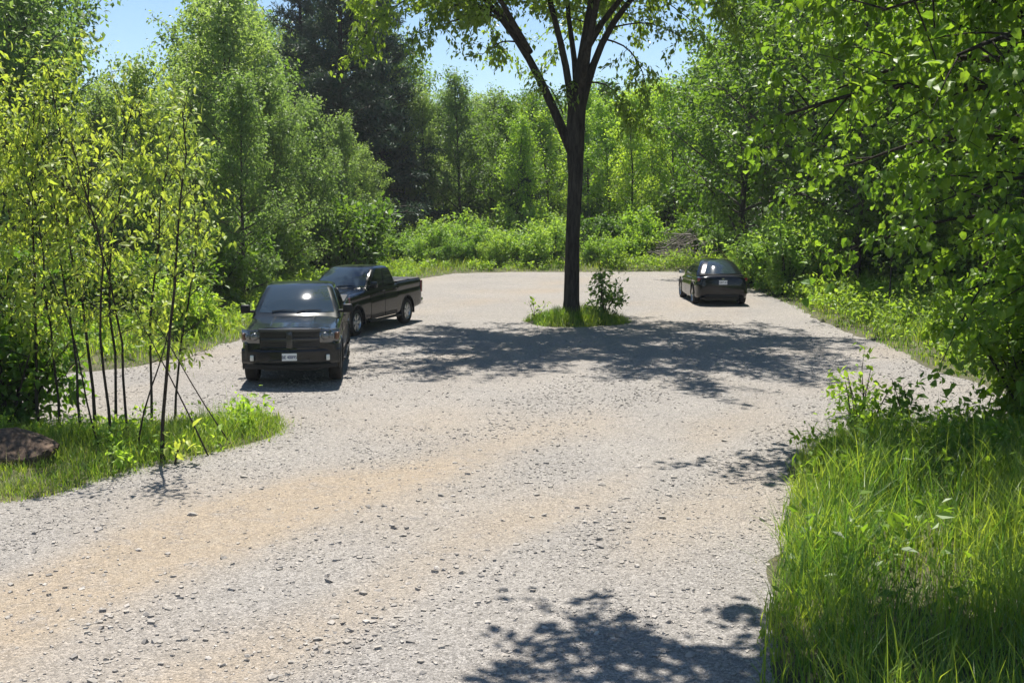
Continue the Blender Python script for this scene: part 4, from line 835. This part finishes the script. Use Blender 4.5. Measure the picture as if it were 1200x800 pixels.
    def strip(x, z, zh, yw, xh, bow, mt, nm, par, bev=.02, n=12):
        """a bar across the front, bowed back towards its ends"""
        ys = np.linspace(-yw, yw, n); V = []
        for y in ys:
            xx = x - bow * (abs(y) / yw) ** 2.4
            for dx, dz in ((-xh, -zh), (xh - bev, -zh), (xh, -zh + bev), (xh, zh - bev), (xh - bev, zh), (-xh, zh)): V.append((xx + dx, y, z + dz))
        F = [[i * 6 + j, (i + 1) * 6 + j, (i + 1) * 6 + (j + 1) % 6, i * 6 + (j + 1) % 6] for i in range(n - 1) for j in range(6)] + [[0, 1, 2, 3, 4, 5][::-1], [(n - 1) * 6 + j for j in range(6)]]
        return link(nm, mesh(nm, V, F, mt, True, sharp=35), par)
    bp = strip(2.80, .62, .15, .99, .12, .30, M[p['bump']], 'front_bumper', root, .04); strip(2.76, .415, .055, .93, .12, .30, M['trim'], 'air_dam', bp, .02)
    strip(2.86, .545, .028, .42, .068, .02, M['black'], 'bumper_intake', bp, .005)
    if p['style'] == 'ram':
        gr = strip(2.80, .965, .195, .60, .052, .07, M['black'], 'grille', root, .02)
        strip(2.835, 1.155, .035, .62, .05, .08, M['bar'], 'grille_surround', gr, .012); strip(2.835, .79, .03, .56, .05, .07, M['paint1'], 'grille_surround', gr, .01)
        strip(2.85, .972, .026, .58, .04, .075, M['bar'], 'grille_bar', gr, .01)
        link('grille_bar', MB().box((2.862, 0, .972), (.032, .062, .17), .012).mesh('gb', M['bar'], True, 40), gr)
        for z in (.86, .905, 1.03, 1.075, 1.11): strip(2.83, z, .007, .55, .035, .07, M['trim'], 'grille_slat', gr, .003)
        link('emblem', MB().lathe([(.001, .012), (.05, .012), (.06, .0)], 20, 'y').mesh('em', M['dalloy']), gr, (2.895, 0, 1.03), (0, 0, R(-90)))
    else:
        gr = strip(2.80, .95, .2, .62, .055, .07, M['black'], 'grille', root, .02)
        for z in (.84, .9, .96, 1.02, 1.08): strip(2.84, z, .012, .58, .035, .07, M['dalloy'], 'grille_slat', gr, .004)
    for sg in (1, -1):
        V = []
        for i in range(8):
            y = .60 + .385 * i / 7; x = 2.835 - .05 * (y / .6) ** 2 - max(0, (y - .82)) * 1.0
            zt = 1.165 - .01 * i / 7; zbm = .90 - .0 * i
            for z, dx in ((zbm, -.05), (zbm, .0), (zbm + .04, .02), (zt - .05, .005), (zt, -.03), (zt, -.12)): V.append((x + dx, sg * y, z))
        F = [[i * 6 + j, (i + 1) * 6 + j, (i + 1) * 6 + j + 1, i * 6 + j + 1] for i in range(7) for j in range(5)]
        hl = link('headlight', mesh('hl', V, F, M['housing'], True, sharp=40), root)
        link('lamp', MB().lathe([(.001, .02), (.05, .016), (.075, 0), (.08, -.05)], 20).mesh('lamp', M['lens'], True), hl, (2.80, sg * .70, 1.03), (0, 0, R(-90)))
        link('lamp', MB().lathe([(.001, .02), (.04, .016), (.06, 0), (.07, -.05)], 20).mesh('lamp', M['lens'], True), hl, (2.735, sg * .845, 1.03), (0, 0, R(-90 + sg * 25)))
        link('indicator', MB().box((2.615, sg * .945, 1.02), (.05, .03, .07), .012, rotz(np.array(R(-sg * 28)))).mesh('ind', M['amber'], True), hl)
        link('fog_light', MB().box((0, 0, 0), (.038, .025, .06), .016).mesh('fog', M['foglens'], True), bp, (2.80, sg * .76, .60), (0, 0, R(-90 + sg * 16)))
    plate(root, (2.945, p['py'], .63), R(90), p['txt'])
    return root
H1 = (math.sin(R(6)), -math.cos(R(6)))
pickup((-4.8, 25.1, .0), H1, 'black pickup truck parked facing the driveway with sun glaring on its windscreen',
       dict(paint='paint1', fx=1.87, rx=-1.70, hood=1.15, handle='trim', arch='paint1', rim='dalloy', spokes=5, style='ram', bump='paint1', bump2='trim', py=0.0, txt='BE 48895'))
H2 = (-math.sin(R(18)), -math.cos(R(18)))
pickup((-4.66, 32.9, .0), H2, 'dark grey pickup truck with covered bed parked behind the other truck',
       dict(paint='paint2', fx=1.9, rx=-1.75, hood=1.17, handle='paint2', arch='trim', rim='alloy', spokes=6, style='plain', bump='paint2', bump2='chrome', py=0.0, txt='BT 61274'))

_t2 = [o for o in COL.objects if o.name.startswith('pickup_truck')][-1]; _t2.scale = (.965, .965, .965)

def hatchback(loc, rz, label):
    root = empty('car', loc, rz); tag(root, label, 'car'); pm = M['paint3']; fx, rx, wr = 1.42, -1.47, .355
    rows = [(2.36, .42, .55, .62, .12, .04), (2.30, .30, .74, .70, .13, .05), (2.1, .24, .87, .76, .13, .06), (1.7, .22, .93, .84, .12, .07), (1.2, .2, .95, .92, .11, .07), (.6, .2, .955, .97, .1, .05), (-.6, .2, .955, 1.0, .1, .05), (-1.5, .22, .96, 1.04, .11, .05), (-1.95, .26, .945, 1.06, .13, .05),
            (-2.2, .30, .90, 1.07, .15, .045), (-2.32, .36, .84, 1.055, .16, .03), (-2.37, .46, .74, .97, .15, .02)]
    b = Body(rows); xs = np.unique(np.concatenate([np.linspace(-2.37, 2.36, 60), [-2.35, -2.33, -2.29, -2.26, 2.33]])); V, F = b.mesh_data(xs)
    link('body', cut('car_body', V, F, pm, [(x, y, wr + .02, .40) for x in (fx, rx) for y in (.95, -.95)]), root)
    cab = Cabin([(.93, 1.5, -2.18, .86, .22, .22), (1.07, 1.2, -2.10, .85, .22, .22), (1.28, .72, -1.82, .755, .2, .2), (1.44, .36, -1.56, .66, .18, .18), (1.54, .08, -1.30, .57, .15, .15), (1.59, -.12, -1.02, .46, .1, .11), (1.612, -.3, -.76, .38, .06, .05), (1.62, -.4, -.5, .15, .03, .02)], .22)
    V, F = cab.mesh_data(26); link('roof', mesh('roof', V, F, pm, True), root)
    link('windscreen', mesh('ws', *cab.patch(-1.0, 1.0, .15, .6, 16, 8), M['wglass'], True), root)
    link('rear_screen', mesh('rsc', np.concatenate([cab.patch(4.06, 5, .20, .74, 12, 12)[0], cab.patch(-4.06, -5, .20, .74, 12, 12)[0]]), cab.patch(4.06, 5, .2, .74, 12, 12)[1] + [[i + 144 for i in f] for f in cab.patch(-4.06, -5, .2, .74, 12, 12)[1]], M['wglass'], True), root)
    # lip spoiler along the top of the tailgate
    V = []
    for i in range(17):
        y = -.80 + 1.6 * i / 16; x = -2.22 + .16 * (abs(y) / .8) ** 2.2
        for dx, z in ((.10, 1.09), (-.03, 1.135), (-.055, 1.13), (.0, 1.07)): V.append((x + dx, y, z - .02 * (abs(y) / .8) ** 3))
    link('spoiler', mesh('sp', V, [[i * 4 + j, (i + 1) * 4 + j, (i + 1) * 4 + (j + 1) % 4, i * 4 + (j + 1) % 4] for i in range(16) for j in range(4)], M['trim'], True, sharp=40), root)
    tg = MB().box((-2.335, 0, .87), (.03, .62, .15), .02); t = link('tailgate', tg.mesh('tg', pm, True, 40), root)
    em = link('emblem', MB().box((-2.372, 0, 1.0), (.005, .045, .008)).box((-2.372, 0, .975), (.005, .01, .026)).mesh('em', M['chrome']), t)
    for sg in (1, -1):
        V = []
        for i in range(9):
            y = .50 + .40 * i / 8; x = -2.355 + .02 + .60 * max(0, y - .66) ** 1.15
            for z, dx in ((.90 - .0 * i, 0), (.93, -.012), (.985, -.012), (1.01, .01)): V.append((x + dx, sg * y, z))
        link('tail_light', mesh('tl', V, [[i * 4 + j, (i + 1) * 4 + j, (i + 1) * 4 + j + 1, i * 4 + j + 1] for i in range(8) for j in range(3)], M['red'], True, sharp=40), root)
        link('reflector', MB().box((-2.31, sg * .68, .47), (.02, .09, .018), .006, rotz(np.array(R(-sg * 18)))).mesh('rf', M['red']), root)
        for q0, q1, v0, v1, v1b in ((2.03, 2.42, .17, .60, .70), (2.45, 2.80, .17, .70, .66), (2.82, 3.0, .2, .62, .42)): link('side_window', mesh('sw', *cab.patch(sg * q0, sg * q1, v0, v1, 10, 8, v1b=v1b), M['glass'], True), root)
        for x0, x1 in ((1.0, .02), (-.01, -1.05)):
            d = link('door', mesh('door', *b.patch(x0, x1, 4.0, 9.4, sg, .006, 10, 10), pm, True), root); q = b.at(x1 + .16, 8.2); link('handle', MB().box((x1 + .16, sg * (q[1] + .012), q[2]), (.09, .008, .012), .004).mesh('hn', M['trim']), d)
        m = link('mirror', MB().box((.88, sg * 1.0, 1.06), (.06, .10, .065), .03).mesh('mr', pm, True, 50), root); link('mirror_glass', MB().box((.815, sg * 1.0, 1.06), (.003, .08, .05)).mesh('mg', M['chrome']), m)
        flare(root, fx, sg * .955, .40, .03, 0, 180, .004, 'trim'); flare(root, rx, sg * .962, .40, .03, 0, 180, .004, 'trim')
        for x in (fx, rx): wheel(root, x, sg * .84, wr, .25, .25, M['alloy'], 5)
    link('rear_bumper', MB().box((-2.30, 0, .36), (.06, .60, .07), .03).mesh('rb', M['trim'], True, 40), root)
    link('underbody', MB().box((0, 0, .24), (2.0, .6, .05)).mesh('ub', M['black']), root)
    plate(root, (-2.385, 0, .86), R(-90), 'CSRT 417')
    return root
hatchback((7.57, 42.1, 0), R(90), 'black sloping-tailed car parked alone by the bushes, seen from behind')

# ------------------------------------------------------------------ the air
hm = bpy.data.materials.new('thin_haze'); hm.use_nodes = True; n = hm.node_tree.nodes; n.remove(n['Principled BSDF'])
pv = n.new('ShaderNodeVolumePrincipled'); pv.inputs['Color'].default_value = (.9, .95, 1, 1); pv.inputs['Density'].default_value = .0003; pv.inputs['Anisotropy'].default_value = .2
hm.node_tree.links.new(pv.outputs[0], n['Material Output'].inputs['Volume'])
hz = link('haze', MB().box((0, 650, 15), (800, 1000, 16.2)).mesh('haze', hm)); tag(hz, 'thin bright summer haze in the air over the lot', 'haze', kind='stuff')
